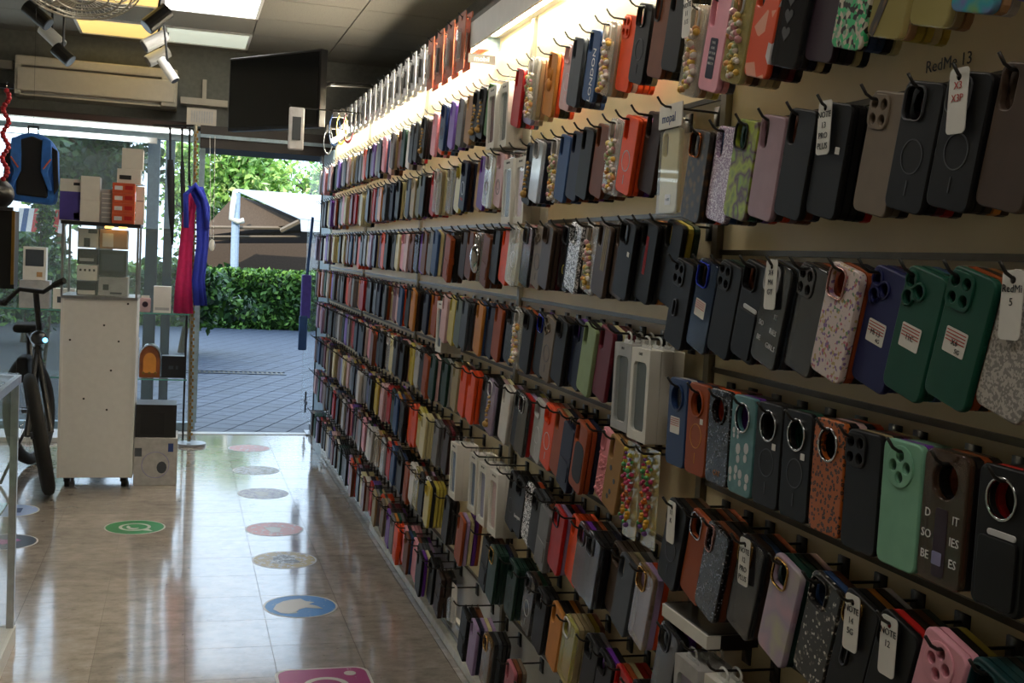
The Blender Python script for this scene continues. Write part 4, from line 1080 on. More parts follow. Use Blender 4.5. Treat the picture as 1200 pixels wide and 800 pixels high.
for k in range(3):
    a_ = 2*math.pi*k/3; e = u*math.cos(a_)+v*math.sin(a_); g_ = v*math.cos(a_)-u*math.sin(a_)
    B().prism([fc+e*.03-g_*.02, fc+e*.20-g_*.07+ax*.015, fc+e*.21+g_*.03-ax*.01, fc+e*.03+g_*.02], ax*.004).build('blade', 'ac_white', fn)
B().tube([fc-ax*.06, Vector((fc.x, fc.y+.05, 2.9))], .014, 8).build('stem', 'ac_white', fn)

# ================================================================== LEFT SIDE
# white pedestal with glass vitrine
pc = thing('display_pedestal', 'white pedestal cabinet on casters with a glass vitrine on top', 'cabinet', (-.43, 6.85, 0))
B().box((-.622, 6.63, .06), (-.245, 7.03, 1.062)).build('body', 'white_paint', pc, bevel=.003)
B().box((-.248, 6.62, .06), (-.232, 7.03, 1.062)).build('side_panel', 'white_paint', pc); B().box((-.63, 6.62, .06), (-.615, 7.03, 1.062)).build('side_panel', 'white_paint', pc)
for x in (-.58, -.28):
    for y in (6.68, 6.98):
        w_ = B().tube([(x-.012, y, .026), (x+.012, y, .026)], .025, 12).build('caster', 'rubber', pc); B().box((x-.018, y-.012, .03), (x+.018, y+.012, .06)).build('fork', 'gun_metal', w_)
for (px, py) in ((82, 398), (122, 381), (130, 434), (139, 400), (98, 467), (125, 480), (150, 356)):
    p = at(px, py, 6.63); B().tube([(p.x, 6.632, p.z), (p.x, 6.6285, p.z)], .006, 8).build('screw_cap', 'black_plastic', pc)
B().box((-.632, 6.62, 1.062), (-.23, 7.04, 1.078)).build('vitrine_floor', 'silver_frame', pc)
for x in (-.628, -.238):
    for y in (6.625, 7.03): B().box((x-.006, y-.006, 1.078), (x+.006, y+.006, 1.47)).build('vitrine_post', 'silver_frame', pc)
for nm, a_, b2_ in (('f', (-.622, 6.623, 1.08), (-.244, 6.627, 1.468)), ('l', (-.63, 6.63, 1.08), (-.626, 7.03, 1.468)), ('r', (-.24, 6.63, 1.08), (-.236, 7.03, 1.468))): B().box(a_, b2_).build('glass_pane', 'glass', pc)
B().box((-.64, 6.61, 1.468), (-.226, 7.05, 1.486)).build('vitrine_top', 'black_plastic', pc)
for px in (128, 144):
    p = at(px, 271, 6.70); B().tube([(p.x, 6.70, 1.456), (p.x, 6.70, 1.469)], .024, 12).build('vitrine_lamp', 'bulb_warm', pc)
def carton(px0, py0, px1, py1, y, dep, m, lab, details=(), cat='box', group=None, name='carton'):
    p = at(px0, py1, y); q = at(px1, py0, y)
    t = thing(name, lab, cat, ((p.x+q.x)/2, y+dep/2, p.z), group)
    B().box((p.x, y, p.z), (q.x, y+dep, q.z)).build('body', m, t, bevel=.002)
    for (u0, v0, u1, v1, mm) in details:
        B().box((p.x+(q.x-p.x)*u0, y-.0012, p.z+(q.z-p.z)*v0), (p.x+(q.x-p.x)*u1, y+.001, p.z+(q.z-p.z)*v1)).build('print', mm, t)
    return t
def carton_z(x0, x1, z0, z1, y, dep, m, lab, details=(), cat='box', group=None, name='carton'):
    t = thing(name, lab, cat, ((x0+x1)/2, y+dep/2, z0), group)
    B().box((x0, y, z0), (x1, y+dep, z1)).build('body', m, t, bevel=.002)
    for (u0, v0, u1, v1, mm) in details:
        B().box((x0+(x1-x0)*u0, y-.0012, z0+(z1-z0)*v0), (x0+(x1-x0)*u1, y+.001, z0+(z1-z0)*v1)).build('print', mm, t)
    return t
Z = 1.486
carton_z(-.655, -.548, Z, 1.715, 6.68, .16, 'white_card', 'white and purple printed carton on top of the vitrine', ((0, .02, 1, .70, 'box_purple'), (.7, .05, .95, .2, 'box_grey'), (.65, .85, .95, .92, 'ink')))
carton_z(-.5465, -.445, Z, 1.603, 6.64, .14, 'white_card', 'plain white carton standing under another on the vitrine', group=None)
carton_z(-.546, -.447, 1.604, 1.735, 6.64, .14, 'white_card', 'plain white carton stacked upper on the vitrine')
carton_z(-.443, -.382, Z, 1.672, 6.70, .12, 'box_grey', 'narrow grey carton with lines between white and orange boxes', tuple((.1, .15+k*.14, .9, .18+k*.14, 'white_card') for k in range(6)))
for k in range(4):
    carton_z(-.380, -.262, Z+k*.056, Z+k*.056+.055, 6.63, .10, 'cardboard_orange', ['lowest', 'second', 'third', 'topmost'][k]+' orange printed carton in the stack on the vitrine', ((.1, .3, .45, .7, 'pack_white'), (.55, .35, .9, .75, 'case_red')), group='orange cartons stacked on the vitrine')
carton_z(-.36, -.235, 1.711, 1.790, 6.66, .14, 'white_card', 'white carton with dark print over the orange stack', ((.1, .25, .6, .55, 'box_black'),))
carton_z(-.338, -.225, 1.791, 1.905, 6.67, .13, 'white_card', 'white cube carton at the very top of the vitrine pile')
carton_z(-.2605, -.215, Z, 1.700, 6.72, .12, 'white_card', 'slim white carton beside the orange stack', ((.1, .6, .9, .64, 'box_grey'),))
for k, (x0, x1, z0, z1, m, lab, dt) in enumerate((
    (-.56, -.452, 1.342, 1.45, 'white_card', 'white gadget carton with black print, upper shelf of vitrine', ((.3, .05, .6, .5, 'box_black'), (.5, .75, .95, .95, 'box_black'))),
    (-.56, -.452, 1.25, 1.335, 'box_black', 'dark carton between two white gadget cartons in vitrine', ((.1, .2, .8, .4, 'box_grey'),)),
    (-.56, -.452, 1.16, 1.245, 'white_card', 'white gadget carton with round dots, middle of vitrine', tuple((.12+.22*q, .6, .22+.22*q, .75, 'box_black') for q in range(4))),
    (-.56, -.452, 1.078, 1.155, 'box_black', 'dark carton at the bottom of the vitrine', ((.05, .05, .9, .35, 'white_card'),)),
    (-.445, -.30, 1.342, 1.45, 'case_tan', 'tan carton lit by the warm vitrine lamp', ((.1, .1, .5, .8, 'white_card'),)),
    (-.445, -.30, 1.19, 1.335, 'box_black', 'black carton with grey picture in the vitrine', ((.1, .2, .9, .85, 'case_slate'),)),
    (-.445, -.29, 1.078, 1.185, 'box_grey', 'grey carton with earphone picture in the vitrine', ((.15, .3, .35, .6, 'box_black'), (.4, .1, .8, .2, 'case_slate'))))):
    carton_z(x0, x1, z0, z1, 6.72, .2, m, lab, dt)
for z in (1.337, 1.156): pass
# bicycle leaning behind the pedestal
bk = thing('bicycle', 'black bicycle parked beside the white pedestal', 'bicycle', (-.68, 6.6, 0))
ax_ = Vector((1, .16, .18)).normalized(); wc = Vector((-.705, 6.44, .335))
def wheel(c, ax, nm):
    t = B().ring(c, ax, .30, .034, 36, 8).build('tire', 'rubber', bk, smooth=True); B().ring(c, ax, .268, .009, 36, 6).build('rim', 'gun_metal', t)
    uu = ax.orthogonal().normalized(); vv = ax.cross(uu); s_ = B()
    for k in range(20):
        a_ = 2*math.pi*k/20; s_.tube([c+ax*(.02 if k % 2 else -.02), c+(uu*math.cos(a_)+vv*math.sin(a_))*.268], .0012, 4)
    s_.build('spokes', 'chrome', t); B().tube([c-ax*.045, c+ax*.045], .02, 10).build('hub', 'gun_metal', t)
wheel(wc, ax_, 'f'); ax2 = Vector((1, -.28, .1)).normalized(); wc2 = Vector((-.86, 7.35, .335)); wheel(wc2, ax2, 'r')
hd = Vector((-.75, 6.68, .78)); seat = Vector((-.86, 7.22, .82)); bb = Vector((-.80, 6.98, .36))
B().tube([hd, bb], .022, 8).tube([hd+Vector((0, 0, -.05)), bb], .02, 8).tube([hd, seat], .018, 8).tube([bb, seat], .018, 8).tube([bb, wc2], .012, 6).tube([seat, wc2], .012, 6).build('frame', 'black_plastic', bk)
B().tube([hd+Vector((.01, -.03, .12)), hd, wc+ax_*.06], .016, 8).tube([hd, wc-ax_*.06], .016, 8).build('fork', 'black_plastic', bk)
hb2 = B().tube([(-.92, 6.66, 1.02), (-.84, 6.62, 1.10), (-.72, 6.62, 1.09), (-.665, 6.60, 1.13)], .013, 8).tube([hd+Vector((.01, -.03, .1)), (-.76, 6.63, 1.09)], .016, 8).build('handlebar', 'black_plastic', bk)
B().tube([(-.665, 6.60, 1.13), (-.61, 6.56, 1.16)], .018, 8).build('grip', 'rubber', hb2); B().tube([(-.92, 6.66, 1.02), (-.96, 6.74, 1.02)], .018, 8).build('grip', 'rubber', hb2)
B().box((-.94, 7.12, .82), (-.79, 7.40, .87)).build('saddle', 'rubber', bk, bevel=.02)
B().ball((-.735, 6.60, .84), (.045, .03, .04), 10, 6).build('headlamp', 'gun_metal', bk, smooth=True); B().ball((-.70, 6.572, .83), .014, 8, 5).build('light', 'lamp_blue', bk)
B().tube([bb, (-.93, 6.72, .01)], .009, 6).build('kickstand', 'gun_metal', bk); B().box((-.86, 6.70, .58), (-.80, 6.90, .72)).build('frame_bag', 'bag_black', bk, bevel=.015)
# backpack hanging from the window rail
bp = thing('backpack', 'blue and black backpack hanging from the window rail, straps outward', 'backpack', (-.785, 6.7, 1.55))
def slab(pts, y0, y1, nm, m, par, bev=.01): return B().prism([(x, y0, z) for x, z in pts], (0, y1-y0, 0)).build(nm, m, par, bevel=bev)
slab([(-.905, 1.58), (-.665, 1.565), (-.655, 1.70), (-.66, 1.86), (-.70, 1.93), (-.785, 1.955), (-.87, 1.93), (-.905, 1.87), (-.925, 1.70)], 6.66, 6.82, 'body', 'strap_blue', bp, .03)
slab([(-.86, 1.61), (-.70, 1.60), (-.705, 1.90), (-.785, 1.93), (-.86, 1.90)], 6.645, 6.67, 'back_pad', 'bag_black', bp, .01)
for s_ in (-1, 1):
    cx_ = -.785
    slab([(cx_+s_*.055, 1.925), (cx_+s_*.10, 1.91), (cx_+s_*.105, 1.80), (cx_+s_*.085, 1.74), (cx_+s_*.11, 1.64), (cx_+s_*.09, 1.64), (cx_+s_*.05, 1.74), (cx_+s_*.05, 1.83)][::s_], 6.625, 6.648, 'shoulder_strap', 'strap_blue', bp, .006)
    B().tube([(cx_+s_*.10, 6.618, 1.81), (cx_+s_*.062, 6.618, 1.755)], .004, 5).build('trim', 'bag_orange', bp)
    slab([(cx_+s_*.118, 1.62), (cx_+s_*.14, 1.66), (cx_+s_*.13, 1.86), (cx_+s_*.10, 1.88)][::s_], 6.64, 6.66, 'side_mesh', 'bag_black', bp, .004)
B().tube([(-.81, 6.7, 1.94), (-.81, 6.7, 1.985), (-.76, 6.7, 1.985), (-.76, 6.7, 1.94)], .006, 6).build('grab_loop', 'bag_black', bp)
B().tube([(-.785, 6.7, 1.98), (-.785, 6.7, 2.9)], .0009, 5).build('hanging_cord', 'hook_metal', bp)
bp.location.x -= .014
# rack at the left edge of the aisle
rk = thing('accessory_rack', 'black accessory rack standing behind the glass counter', 'rack', (-.85, 5.5, 0))
B().box((-1.25, 5.5, 1.15), (-.722, 5.62, 1.50)).build('back_board', 'black_plastic', rk); B().box((-1.25, 5.42, 0), (-1.11, 5.62, .02)).build('foot', 'black_plastic', rk); B().tube([(-1.18, 5.55, .02), (-1.18, 5.55, 1.16)], .018, 8).build('pole', 'black_plastic', rk)
B().box((-.735, 5.485, 1.17), (-.722, 5.50, 1.50)).build('edge_strip', 'brass', rk); B().box((-1.25, 5.5, 2.04), (-.74, 5.52, 2.06)).box((-1.24, 5.5, 1.5), (-1.22, 5.52, 2.06)).build('top_bar', 'black_plastic', rk)
hl = thing('helmet', 'black rounded helmet resting on top of the accessory rack', 'helmet', (-.80, 5.55, 1.5)); B().ball((-.82, 5.56, 1.573), (.085, .10, .075), 16, 10).build('shell', 'black_plastic', hl, smooth=True); B().box((-.87, 5.47, 1.50), (-.73, 5.5, 1.515)).build('visor', 'gun_metal', hl)
rb = random.Random(3)
for s_, (x_, m1) in enumerate(((-.768, 'bead_red'), (-.828, 'pack_white'))):
    t = thing('bead_necklace', ['red bead necklace hanging from the rack bar', 'pale bead necklace hanging from the rack bar'][s_], 'necklace', (x_, 5.5, 1.65)); b2_ = B()
    for k in range(26): b2_.ball((x_+.012*math.sin(k*.9), 5.484, 2.026-k*.0155), .012, 7, 5)
    b2_.build('beads', m1, t, smooth=True); B().ring((x_, 5.505, 2.05), (1, 0, 0), .016, .002, 12, 4).build('loop', 'chrome', t)
# glass counter
gc = thing('glass_counter', 'low glass display counter with metal corner post and white base', 'counter', (-.9, 2.8, 0))
B().box((-1.5, 1.4, 0), (-.508, 4.10, .06)).build('base', 'white_paint', gc); B().box((-1.5, 1.4, .92), (-.512, 4.09, .932)).build('glass_top', 'glass', gc)
B().box((-.52, 1.4, .06), (-.514, 4.08, .92)).build('glass_side', 'glass', gc); B().box((-1.5, 4.08, .06), (-.53, 4.086, .92)).build('glass_end', 'glass', gc)
B().box((-.535, 4.065, .06), (-.512, 4.09, .92)).build('corner_post', 'silver_frame', gc); B().box((-.526, 1.4, .90), (-.508, 4.10, .925)).build('top_rail', 'silver_frame', gc); B().box((-1.5, 4.075, .90), (-.52, 4.10, .925)).build('top_rail', 'silver_frame', gc)
B().box((-1.5, 1.5, .5), (-.53, 4.0, .508)).build('glass_shelf', 'glass_edge', gc)
# floor cartons
t = carton_z(-.229, .010, 0, .272, 6.70, .30, 'box_grey', 'pale carton with a printed mouse standing beside the pedestal', ((.02, .62, .18, .80, 'case_slate'), (.78, .72, .9, .9, 'ink_blue')))
p = B().ring((-.11, 6.699, .12), (0, 1, 0), .075, .002, 24, 4).build('print_ring', 'case_lavender', t); B().ball((-.075, 6.70, .105), (.028, .003, .035), 12, 6).build('print_spot', 'case_slate', t)
t = carton_z(-.226, -.002, .272, .462, 6.74, .22, 'box_black', 'black carton stacked on the pale mouse carton', ((.12, .1, .7, .75, 'case_charcoal'),))
# shop window shelves and goods
sh = thing('glass_shelf_unit', 'glass shelving with green edges inside the shop window', 'shelf', (-.55, 8.3, 0))
for z, x1 in ((.895, .08), (.435, .06)):
    B().box((-1.6, 8.18, z), (x1, 8.6, z+.006)).build('glass_board', 'glass', sh); B().box((-1.6, 8.172, z), (x1, 8.18, z+.008)).build('green_edge', 'glass_edge', sh)
for x in (-1.58, .045): B().box((x-.006, 8.19, .0), (x+.006, 8.205, .94)).box((x-.006, 8.56, .0), (x+.006, 8.575, .94)).build('upright', 'black_plastic', sh)
B().box((-1.6, 8.15, 0), (-.02, 8.52, .03)).build('base_board', 'white_paint', sh)
SH = .901
def sc(x0, x1, z, h, y, d_, m, lab, det=()): return carton_z(x0, x1, z, z+h, y, d_, m, lab, det)
sc(-.183, -.065, SH, .185, 8.25, .1, 'white_card', 'white carton standing alone on the upper glass shelf', ((.1, .1, .9, .2, 'box_grey'),))
cm = thing('toy_camera', 'small pink camera on the upper glass shelf', 'camera', (-.235, 8.3, SH)); B().box((-.275, 8.27, SH), (-.20, 8.32, SH+.10)).build('body', 'case_palepink', cm, bevel=.01); B().tube([(-.237, 8.272, SH+.055), (-.237, 8.25, SH+.055)], .02, 12).build('lens', 'case_plum', cm); B().box((-.265, 8.28, SH+.10), (-.21, 8.31, SH+.115)).build('top', 'white_card', cm)
sc(-1.03, -.885, SH+.19, .225, 8.25, .1, 'white_card', 'white framed picture carton above the bicycle', ((.1, .42, .9, .92, 'case_slate'), (.6, .1, .85, .25, 'case_tan')))
sc(-1.05, -.86, SH, .188, 8.25, .14, 'box_grey', 'grey carton under the picture carton on the upper shelf', ())
sc(-.84, -.70, SH, .14, 8.28, .1, 'white_card', 'low white carton beside the bicycle on the upper shelf', ((.2, .3, .6, .6, 'case_slate'),))
rd = thing('radio', 'wooden arched retro radio on the lower glass shelf', 'radio', (-.195, 8.3, .441))
ar = [(-.265, .441), (-.125, .441), (-.125, .58)]+[(-.195+.07*math.cos(R(a_)), .58+.09*math.sin(R(a_))) for a_ in range(15, 180, 15)]+[(-.265, .58)]
slab(ar, 8.26, 8.36, 'body', 'wood', rd, .006); slab([(-.195+(x+.195)*.62, .455+(z-.441)*.62+.02) for x, z in ar], 8.255, 8.262, 'grille', 'case_caramel', rd, 0)
for x in (-.235, -.195, -.155): B().tube([(x, 8.26, .475), (x, 8.245, .475)], .010, 10).build('knob', 'brass', rd)
slab([(-.265, .59)]+[(-.195+.076*math.cos(R(a_)), .58+.098*math.sin(R(a_))) for a_ in range(180, -1, -20)]+[(-.125, .59)]+[(-.195+.068*math.cos(R(a_)), .58+.088*math.sin(R(a_))) for a_ in range(0, 181, 20)], 8.25, 8.37, 'arch_trim', 'chrome', rd, 0)
t = sc(-.115, .045, .441, .155, 8.28, .1, 'box_black', 'black speaker carton beside the wooden radio', ((.3, .4, .5, .55, 'case_slate'), (.6, .4, .7, .55, 'case_slate')))
sc(-.305, -.272, .441, .27, 8.34, .08, 'white_card', 'tall white carton behind the wooden radio', ())
sc(-.75, -.60, .441, .20, 8.34, .12, 'case_greygreen', 'greenish carton on the lower shelf behind the bicycle', ())
# pole stand with scarves
ps = thing('pole_stand', 'sequined pole stand on a round base at the doorway', 'stand', (.075, 8.04, 0))
B().tube([(.085, 8.04, .03), (.06, 8.04, 2.2)], .013, 10).build('pole', 'post_metal', ps)
sq = B()
for k in range(90): sq.box((.055+.03*(1-k/90)-.0 + (k % 2)*.012, 8.015, .05+k*.0235), (.067+.03*(1-k/90)+(k % 2)*.012, 8.022, .068+k*.0235))
o = sq.build('sequin_strip', 'brass', ps); o['kind'] = 'stuff'
B().tube([(.062, 8.04, 2.195), (-.22, 8.26, 2.195)], .008, 6).build('cross_bar', 'black_plastic', ps)
B().tube([(.10, 8.04, 0), (.10, 8.04, .02)], .10, 24).build('base', 'silver_frame', ps)
def scarf(name, lab, m, path, wd, th=.012):
    t = thing(name, lab, 'scarf', (path[0][0], 8.0, path[-1][1])); L_ = [Vector((x, 7.995-th, z)) for x, z in path]; b2_ = B()
    n_ = len(L_); K = 8; vs = []; fs = []
    for i, p in enumerate(L_):
        w_ = wd[i] if isinstance(wd, (list, tuple)) else wd
        for k in range(K+1): vs.append(p+Vector(((k/K-.5)*w_, .012*math.sin(k*1.9+i*.2)-.01, 0)))
    for i in range(n_-1):
        for k in range(K): fs.append((i*(K+1)+k, i*(K+1)+k+1, (i+1)*(K+1)+k+1, (i+1)*(K+1)+k))
    b2_._add(vs, fs); o = b2_.build('cloth', m, t, smooth=True); md = o.modifiers.new('solid', 'SOLIDIFY'); md.thickness = .006
    return t
s1 = scarf('scarf', 'magenta scarf looped over the pole stand', 'scarf_magenta', [(.07, 1.77), (.035, 1.6), (.02, 1.3), (.015, 1.1), (.02, .92)], [.06, .08, .09, .11, .13])
s2 = scarf('scarf', 'royal blue scarf looped over the pole stand', 'scarf_blue', [(.07, 1.78), (.125, 1.65), (.13, 1.4), (.11, 1.15), (.13, .98)], [.10, .09, .08, .085, .09], .056)
B().tube([(.02, 7.915, 1.5), (.01, 7.905, 1.72), (.07, 7.90, 1.79), (.13, 7.905, 1.70), (.155, 7.915, 1.5)], .018, 8).build('fold', 'scarf_blue', s2, smooth=True)
for k, (px, y0, y1, wd_, lab) in enumerate(((199, 165, 287, .055, 'dark folded umbrella hanging beside the pole stand'), (213, 165, 300, .035, 'thin black strap hanging beside the pole stand'), (221, 190, 250, .02, 'short black lanyard loop hanging on the pole stand'))):
    p = at(px, y0, 8.3); q = at(px+3, y1, 8.3); pm = p.lerp(q, .18)
    t = thing('hanging_umbrella' if k == 0 else 'strap', lab, 'umbrella' if k == 0 else 'strap', q)
    B().tube([Vector((p.x, 8.2, 2.195)), pm], .008, 6).build('cord', 'black_plastic', t); B().tube([pm, p.lerp(q, .3), p.lerp(q, .7), q], [wd_*.35, wd_*.5, wd_*.4, wd_*.12], 10).build('body', 'bag_black', t, smooth=True)
wt = thing('white_cloth', 'white cloth corner hanging under the magenta scarf', 'cloth', at(210, 365, 8.25)); B().prism([at(206, 365, 8.25), at(216, 365, 8.25), at(214, 322, 8.25), at(211, 322, 8.25)], (0, .02, 0)).build('cloth', 'white_card', wt)
pn = thing('bead_pull', 'white oval pendant on a thin bead cord in the doorway', 'pendant', at(248, 294, 8.585)); B().tube([at(246, 160, 8.585), at(247, 280, 8.585)], .0025, 5).tube([at(252, 160, 8.585), at(250, 280, 8.585)], .0025, 5).build('cord', 'white_card', pn); B().ball(at(248.5, 287, 8.585), (.022, .012, .045), 10, 8).build('weight', 'white_card', pn, smooth=True)
hg = thing('hanging_bag', 'blue printed bag hanging on the glass door', 'bag', at(366, 330, 8.9)); p = at(358, 410, 8.9); q = at(374, 330, 8.9)
B().box((.90, 8.88, p.z+.25), (.975, 8.93, q.z+.05)).build('pouch', 'box_purple', hg, bevel=.01); B().box((.89, 8.87, p.z), (.955, 8.9, p.z+.27)).build('lower_pouch', 'case_denim', hg, bevel=.01); B().tube([(.94, 8.9, q.z+.05), (.965, 8.9, q.z+.5)], .012, 6).build('strap', 'case_denim', hg)

# ================================================================== FLOOR STICKERS
def disc(r, z0, z1, cx=0, cy=0, n=48): return B().prism([(cx+r*math.cos(2*math.pi*i/n), cy+r*math.sin(2*math.pi*i/n), z0) for i in range(n)], (0, 0, z1-z0))
def sticker(x, y, m, lab, emblem=None, r=.136):
    t = thing('floor_sticker', lab, 'sticker', (x, y, 0), 'round stickers on the floor')
    o = disc(r+.008, .0, .0006).build('border', 'st_white', t, world=False); o2 = disc(r, .0005, .0010).build('face', m, t, world=False)
    if emblem: emblem(t)
    return t
def poly(t, pts, m, nm='emblem', z=.0010): B().prism([(x, y, z) for x, y in pts], (0, 0, .0005)).build(nm, m, t, world=False)
def bird(t):
    pts = [(885, 375), (915, 393), (950, 398), (985, 396), (1005, 380), (1040, 372), (1075, 376), (1120, 379), (1098, 366), (1060, 356), (1090, 347), (1050, 340), (1030, 328), (985, 330), (940, 338), (905, 352)]
    poly(t, [((x-1018)/167*.136, -(y-363)/52*.136) for x, y in pts], 'st_white')
def ringm(t, R0, r0, m='st_white', cx=0, cy=0):
    b2_ = B(); n = 40
    vs = [(cx+rr*math.cos(2*math.pi*i/n), cy+rr*math.sin(2*math.pi*i/n), z) for z in (.0010, .0015) for rr in (R0, r0) for i in range(n)]
    fs = []
    for i in range(n):
        j = (i+1) % n; fs += [(2*n+i, 2*n+j, 3*n+j, 3*n+i), (i, n+i, n+j, j), (i, j, 2*n+j, 2*n+i), (n+i, 3*n+i, 3*n+j, n+j)]
    b2_._add(vs, fs).build('emblem_ring', m, t, world=False)
def phone(t):
    ringm(t, .075, .060); poly(t, [(.06*math.cos(R(a_))*.55-.006, .05*math.sin(R(a_))*.9+.002) for a_ in range(140, 330, 15)]+[(.045*math.cos(R(a_))*.5, .03*math.sin(R(a_))*.8) for a_ in range(320, 140, -20)], 'st_white')
    poly(t, [(.04, -.07), (.085, -.085), (.065, -.045)], 'st_white')
def ghost(t): poly(t, [(-.07, -.06), (.07, -.05), (.05, .0), (.045, .06), (0, .09), (-.045, .06), (-.05, 0)], 'st_ink')
def crest(t): poly(t, [(-.02, -.07), (.02, -.07), (.035, .02), (.0, .05), (-.05, .03)], 'st_white')
sticker(.490, 4.385, 'st_blue', 'blue floor sticker with a pale bird shape', bird); sticker(.485, 5.06, 'st_yellow', 'worn yellow floor sticker with dark blurred shape', ghost)
sticker(.484, 5.63, 'st_pink', 'faded red floor sticker with a pale centre shape', crest); sticker(.484, 6.467, 'st_lilac', 'faded lilac floor sticker, between the red and olive ones', crest)
sticker(.487, 7.146, 'st_olive', 'worn olive grey floor sticker, second before the doorway', crest); sticker(.489, 7.944, 'st_pink', 'washed out pink floor sticker next to the doorway', None)
sticker(-.18, 5.713, 'st_green', 'green floor sticker with a white handset emblem', phone); sticker(-.80, 6.10, 'st_lightblue', 'pale blue floor sticker with a dark blue letter, before the bicycle', lambda t: poly(t, [(.02, -.05), (.06, -.05), (.06, .05), (.02, .05)], 'ink_blue'))
sticker(-.735, 5.47, 'st_black', 'black floor sticker with a pink heart shape', lambda t: poly(t, [(.0, -.05), (.07, .02), (.04, .06), (.0, .03), (-.04, .06), (-.07, .02)], 'st_magenta')); sticker(-.94, 5.69, 'st_green', 'green floor sticker beside the black one near the counter', None)
t = thing('floor_sticker', 'magenta rounded square floor sticker with a white ring', 'sticker', (.49, 3.55, 0), 'round stickers on the floor')
obj('border', curve_mesh('border', [rrect(.31, .32, .05)], .0006, 0, z=.0004), 'st_white', t); obj('face', curve_mesh('face', [rrect(.29, .30, .045)], .0006, 0, z=.0008), 'st_magenta', t); ringm(t, .075, .055); ringm(t, .02, .001, 'st_white', .09, .10)

# ================================================================== OUTDOORS
def leaves(n, place, size, cols, seed):
    rd_ = random.Random(seed); b2_ = B()
    for k in range(n):
        p = place(rd_); nn = Vector((rd_.gauss(0, 1), rd_.gauss(0, 1), rd_.gauss(.4, 1))).normalized(); a_ = nn.orthogonal().normalized(); bb_ = nn.cross(a_); s_ = size*rd_.uniform(.6, 1.3)
        th = rd_.uniform(0, 6.28); e1 = (a_*math.cos(th)+bb_*math.sin(th))*s_; e2 = nn.cross(e1)*.5
        b2_.col = rd_.choice(cols); b2_._add([p-e1, p+e2, p+e1, p-e2], [(0, 1, 2, 3)])
    return b2_
G = [lin(c) for c in ('#2f5520', '#437026', '#55822f', '#24451b', '#6a963c')]; GL = [lin(c) for c in ('#8fb85a', '#a8c86a', '#7aa84a', '#6a9a40', '#c2d68a')]; GD = [lin(c) for c in ('#1c3a1c', '#28502a', '#35622f', '#16301a')]
hg_ = thing('hedge', 'clipped green hedge along the far side of the paving', 'hedge', (1.5, 20, 0))
B().box((-6, 19.7, 0), (6, 20.9, .90)).build('core', 'hedge_core', hg_)
def hp(r):
    if r.random() < .45: return Vector((r.uniform(-3, 4.2), r.uniform(19.6, 20.9), r.uniform(.88, 1.0)))
    return Vector((r.uniform(-3, 4.2), r.uniform(19.55, 19.7), r.uniform(-.02, .95)))
o = leaves(9000, hp, .055, G, 1).build('foliage', 'leafy', hg_)
def tree(lab, c, rad, n, size, cols, seed, th=.12, name='tree'):
    t = thing(name, lab, 'tree', (c[0], c[1], 0), 'trees across the paving')
    B().tube([(c[0], c[1], -.03), (c[0]+.05, c[1], c[2]*.5), (c[0], c[1], c[2])], [th, th*.8, th*.4], 8).build('trunk', 'trunk', t)
    br = B(); rb_ = random.Random(seed)
    for k in range(6):
        a_ = rb_.uniform(0, 6.28); br.tube([(c[0], c[1], c[2]-.4*rad[2]), (c[0]+.6*rad[0]*math.cos(a_), c[1]+.6*rad[1]*math.sin(a_), c[2]+rb_.uniform(-.2, .6)*rad[2])], [th*.4, th*.1], 5)
    br.build('branches', 'trunk', t)
    cl = [(rb_.gauss(0, .45), rb_.gauss(0, .45), rb_.gauss(0, .45), rb_.uniform(.25, .5)) for _ in range(22)]
    def pl_(r):
        q = r.choice(cl); return Vector((c[0]+rad[0]*(q[0]+q[3]*r.gauss(0, .5)), c[1]+rad[1]*(q[1]+q[3]*r.gauss(0, .5)), c[2]+rad[2]*(q[2]+q[3]*r.gauss(0, .5))))
    leaves(n, pl_, size, cols, seed).build('crown', 'leafy', t); return t
p = at(280, 205, 27); tree('bright green leafy tree behind the awning', (p.x, 27, p.z), (1.25, 1.2, .95), 5200, .10, GL, 5)
p = at(365, 215, 38); tree('pale yellow green tree beyond the awning roof', (p.x, 38, p.z), (1.6, 1.5, .9), 1800, .11, GL, 8)
p = at(120, 190, 13.5); tree('dark green broadleaf tree outside the shop window', (p.x, 13.5, p.z+.1), (.62, .6, .50), 2600, .075, GD+G[:2], 9)
p = at(215, 230, 31); tree('green bushy tree between the two street posts', (p.x, 31, p.z), (1.0, 1.0, 1.15), 3600, .09, G+GL[:2], 12)
p = at(70, 215, 22); tree('mid green tree behind the striped parasol', (p.x, 22, p.z), (.8, .9, .8), 2600, .09, G, 14)
p = at(215, 330, 15); tree('low green shrub outside behind the scarves', (p.x, 15, .75), (.75, .6, .45), 2600, .06, G+GD, 15, .05, 'shrub')
p = at(30, 300, 16); tree('tall shrub seen past the bicycle handlebar', (p.x, 16, 1.0), (.9, .6, .7), 2600, .07, GD+G, 16, .05, 'shrub')
p = at(53, 290, 11.5); tree('slim climbing plant on a stake outside the window', (p.x, 11.5, 1.2), (.09, .09, .75), 900, .04, G+GD, 17, .02, 'climbing_plant')
for k, (px, lab, wd_, zt) in enumerate(((177, 'pale street post painted navy at its foot', .10, 2.6), (196, 'slimmer white street post painted navy at its foot', .075, 2.3))):
    p = at(px, 300, 10.2); t = thing('street_post', lab, 'post', (p.x, 10.2, 0)); zc = at(px, 268, 10.2).z
    B().box((p.x-wd_/2, 10.2, -.03), (p.x+wd_/2, 10.3, zc)).build('lower_post', 'case_navy', t); B().box((p.x-wd_/2, 10.2, zc), (p.x+wd_/2, 10.3, zt)).build('upper_post', 'post_white', t); B().box((p.x-wd_/2-.01, 10.19, zt), (p.x+wd_/2+.01, 10.31, zt+.03)).build('cap', 'case_navy', t)
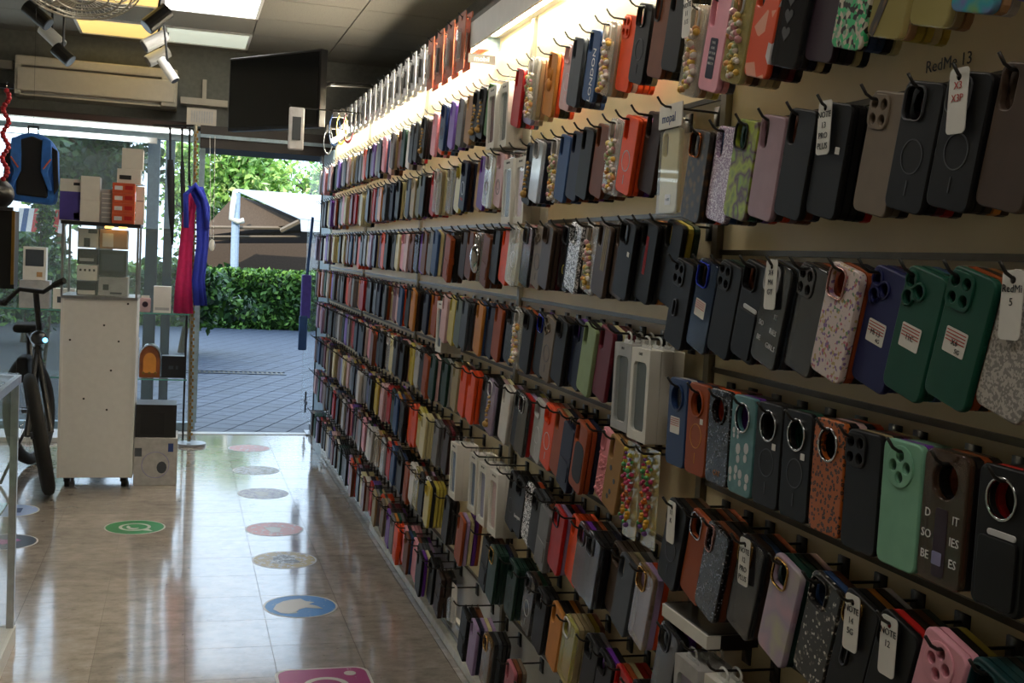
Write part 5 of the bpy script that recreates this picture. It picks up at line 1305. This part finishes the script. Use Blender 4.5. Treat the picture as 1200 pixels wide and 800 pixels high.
pr = thing('parasol', 'red and white striped parasol edge across the street', 'parasol', (at(45, 300, 13).x, 13, 0)); x0 = at(18, 250, 13).x; x1 = at(74, 250, 13).x; z0 = at(45, 272, 13).z; z1 = at(45, 245, 13).z
for k in range(9): xa = x0+(x1-x0)*k/9; xb = x0+(x1-x0)*(k+1)/9; B().prism([(xa, 13, z0), (xb, 13, z0), (xb, 13.25, z1), (xa, 13.25, z1)], (0, .02, .01)).build('stripe', ('case_whitecase', 'case_denim', 'case_whitecase', 'case_red')[k % 4], pr)
B().tube([((x0+x1)/2, 13.3, -.03), ((x0+x1)/2, 13.3, z1)], .025, 8).build('pole', 'gun_metal', pr)
# awning pavilion
aw = thing('awning', 'pale fabric awning on a post with dark interior', 'awning', (1.6, 21, 0))
A_, B_, C_, D_ = at(275, 223, 22.5), at(395, 232, 22.5), at(395, 263, 20.9), at(352, 257, 20.9)
sheet([A_, D_, C_, B_], .03, 'roof', 'awning', aw)
sheet([D_, C_, at(395, 273, 20.9), at(353, 271, 20.9)], .02, 'valance', 'awning', aw)
sheet([at(230, 277, 23), at(276, 228, 22.6), at(353, 262, 21.2), at(395, 268, 21.3), at(395, 285, 22.8), at(230, 285, 23)], .05, 'gable', 'awning_under', aw)
B().box((at(236, 300, 24).x, 24, -.03), (6, 24.2, at(300, 275, 24).z)).build('back_wall', 'timber_dark', aw)
B().tube([at(277, 226, 21.4), Vector((at(277, 260, 21.4).x, 21.4, -.03))], .075, 10).build('post', 'post_white', aw)
B().tube([at(276, 224, 21.4), at(273, 240, 21.3), at(271, 256, 21.3), at(279, 260, 21.3), at(286, 258, 21.3)], .05, 8).build('crank_strap', 'white_card', aw, smooth=True)
B().tube([at(240, 266, 21.6), at(336, 267, 21.6)], .035, 6).tube([at(232, 277, 21.6), at(352, 277, 21.6)], .02, 6).tube([at(330, 270, 21.3), at(352, 259, 21.0)], .05, 6).build('rail', 'case_taupe', aw)
bd = thing('building', 'dark building mass closing the view behind the trees', 'building', (-12, 46, 0)) if False else None

# flat box resting across the boxed cases before the divider post
fb = thing('case_box', 'white flat box with dark lid lying across the hanging boxes', 'box', (.88, 1.72, .70))
B().box((.893, 1.73, .745), (.993, 1.92, .769)).build('body', 'white_card', fb, bevel=.001); B().box((.897, 1.733, .769), (.989, 1.917, .772)).build('window_film', 'case_smoke', fb); B().box((.92, 1.7295, .745), (.993, 1.731, .769)).build('band', 'box_black', fb)
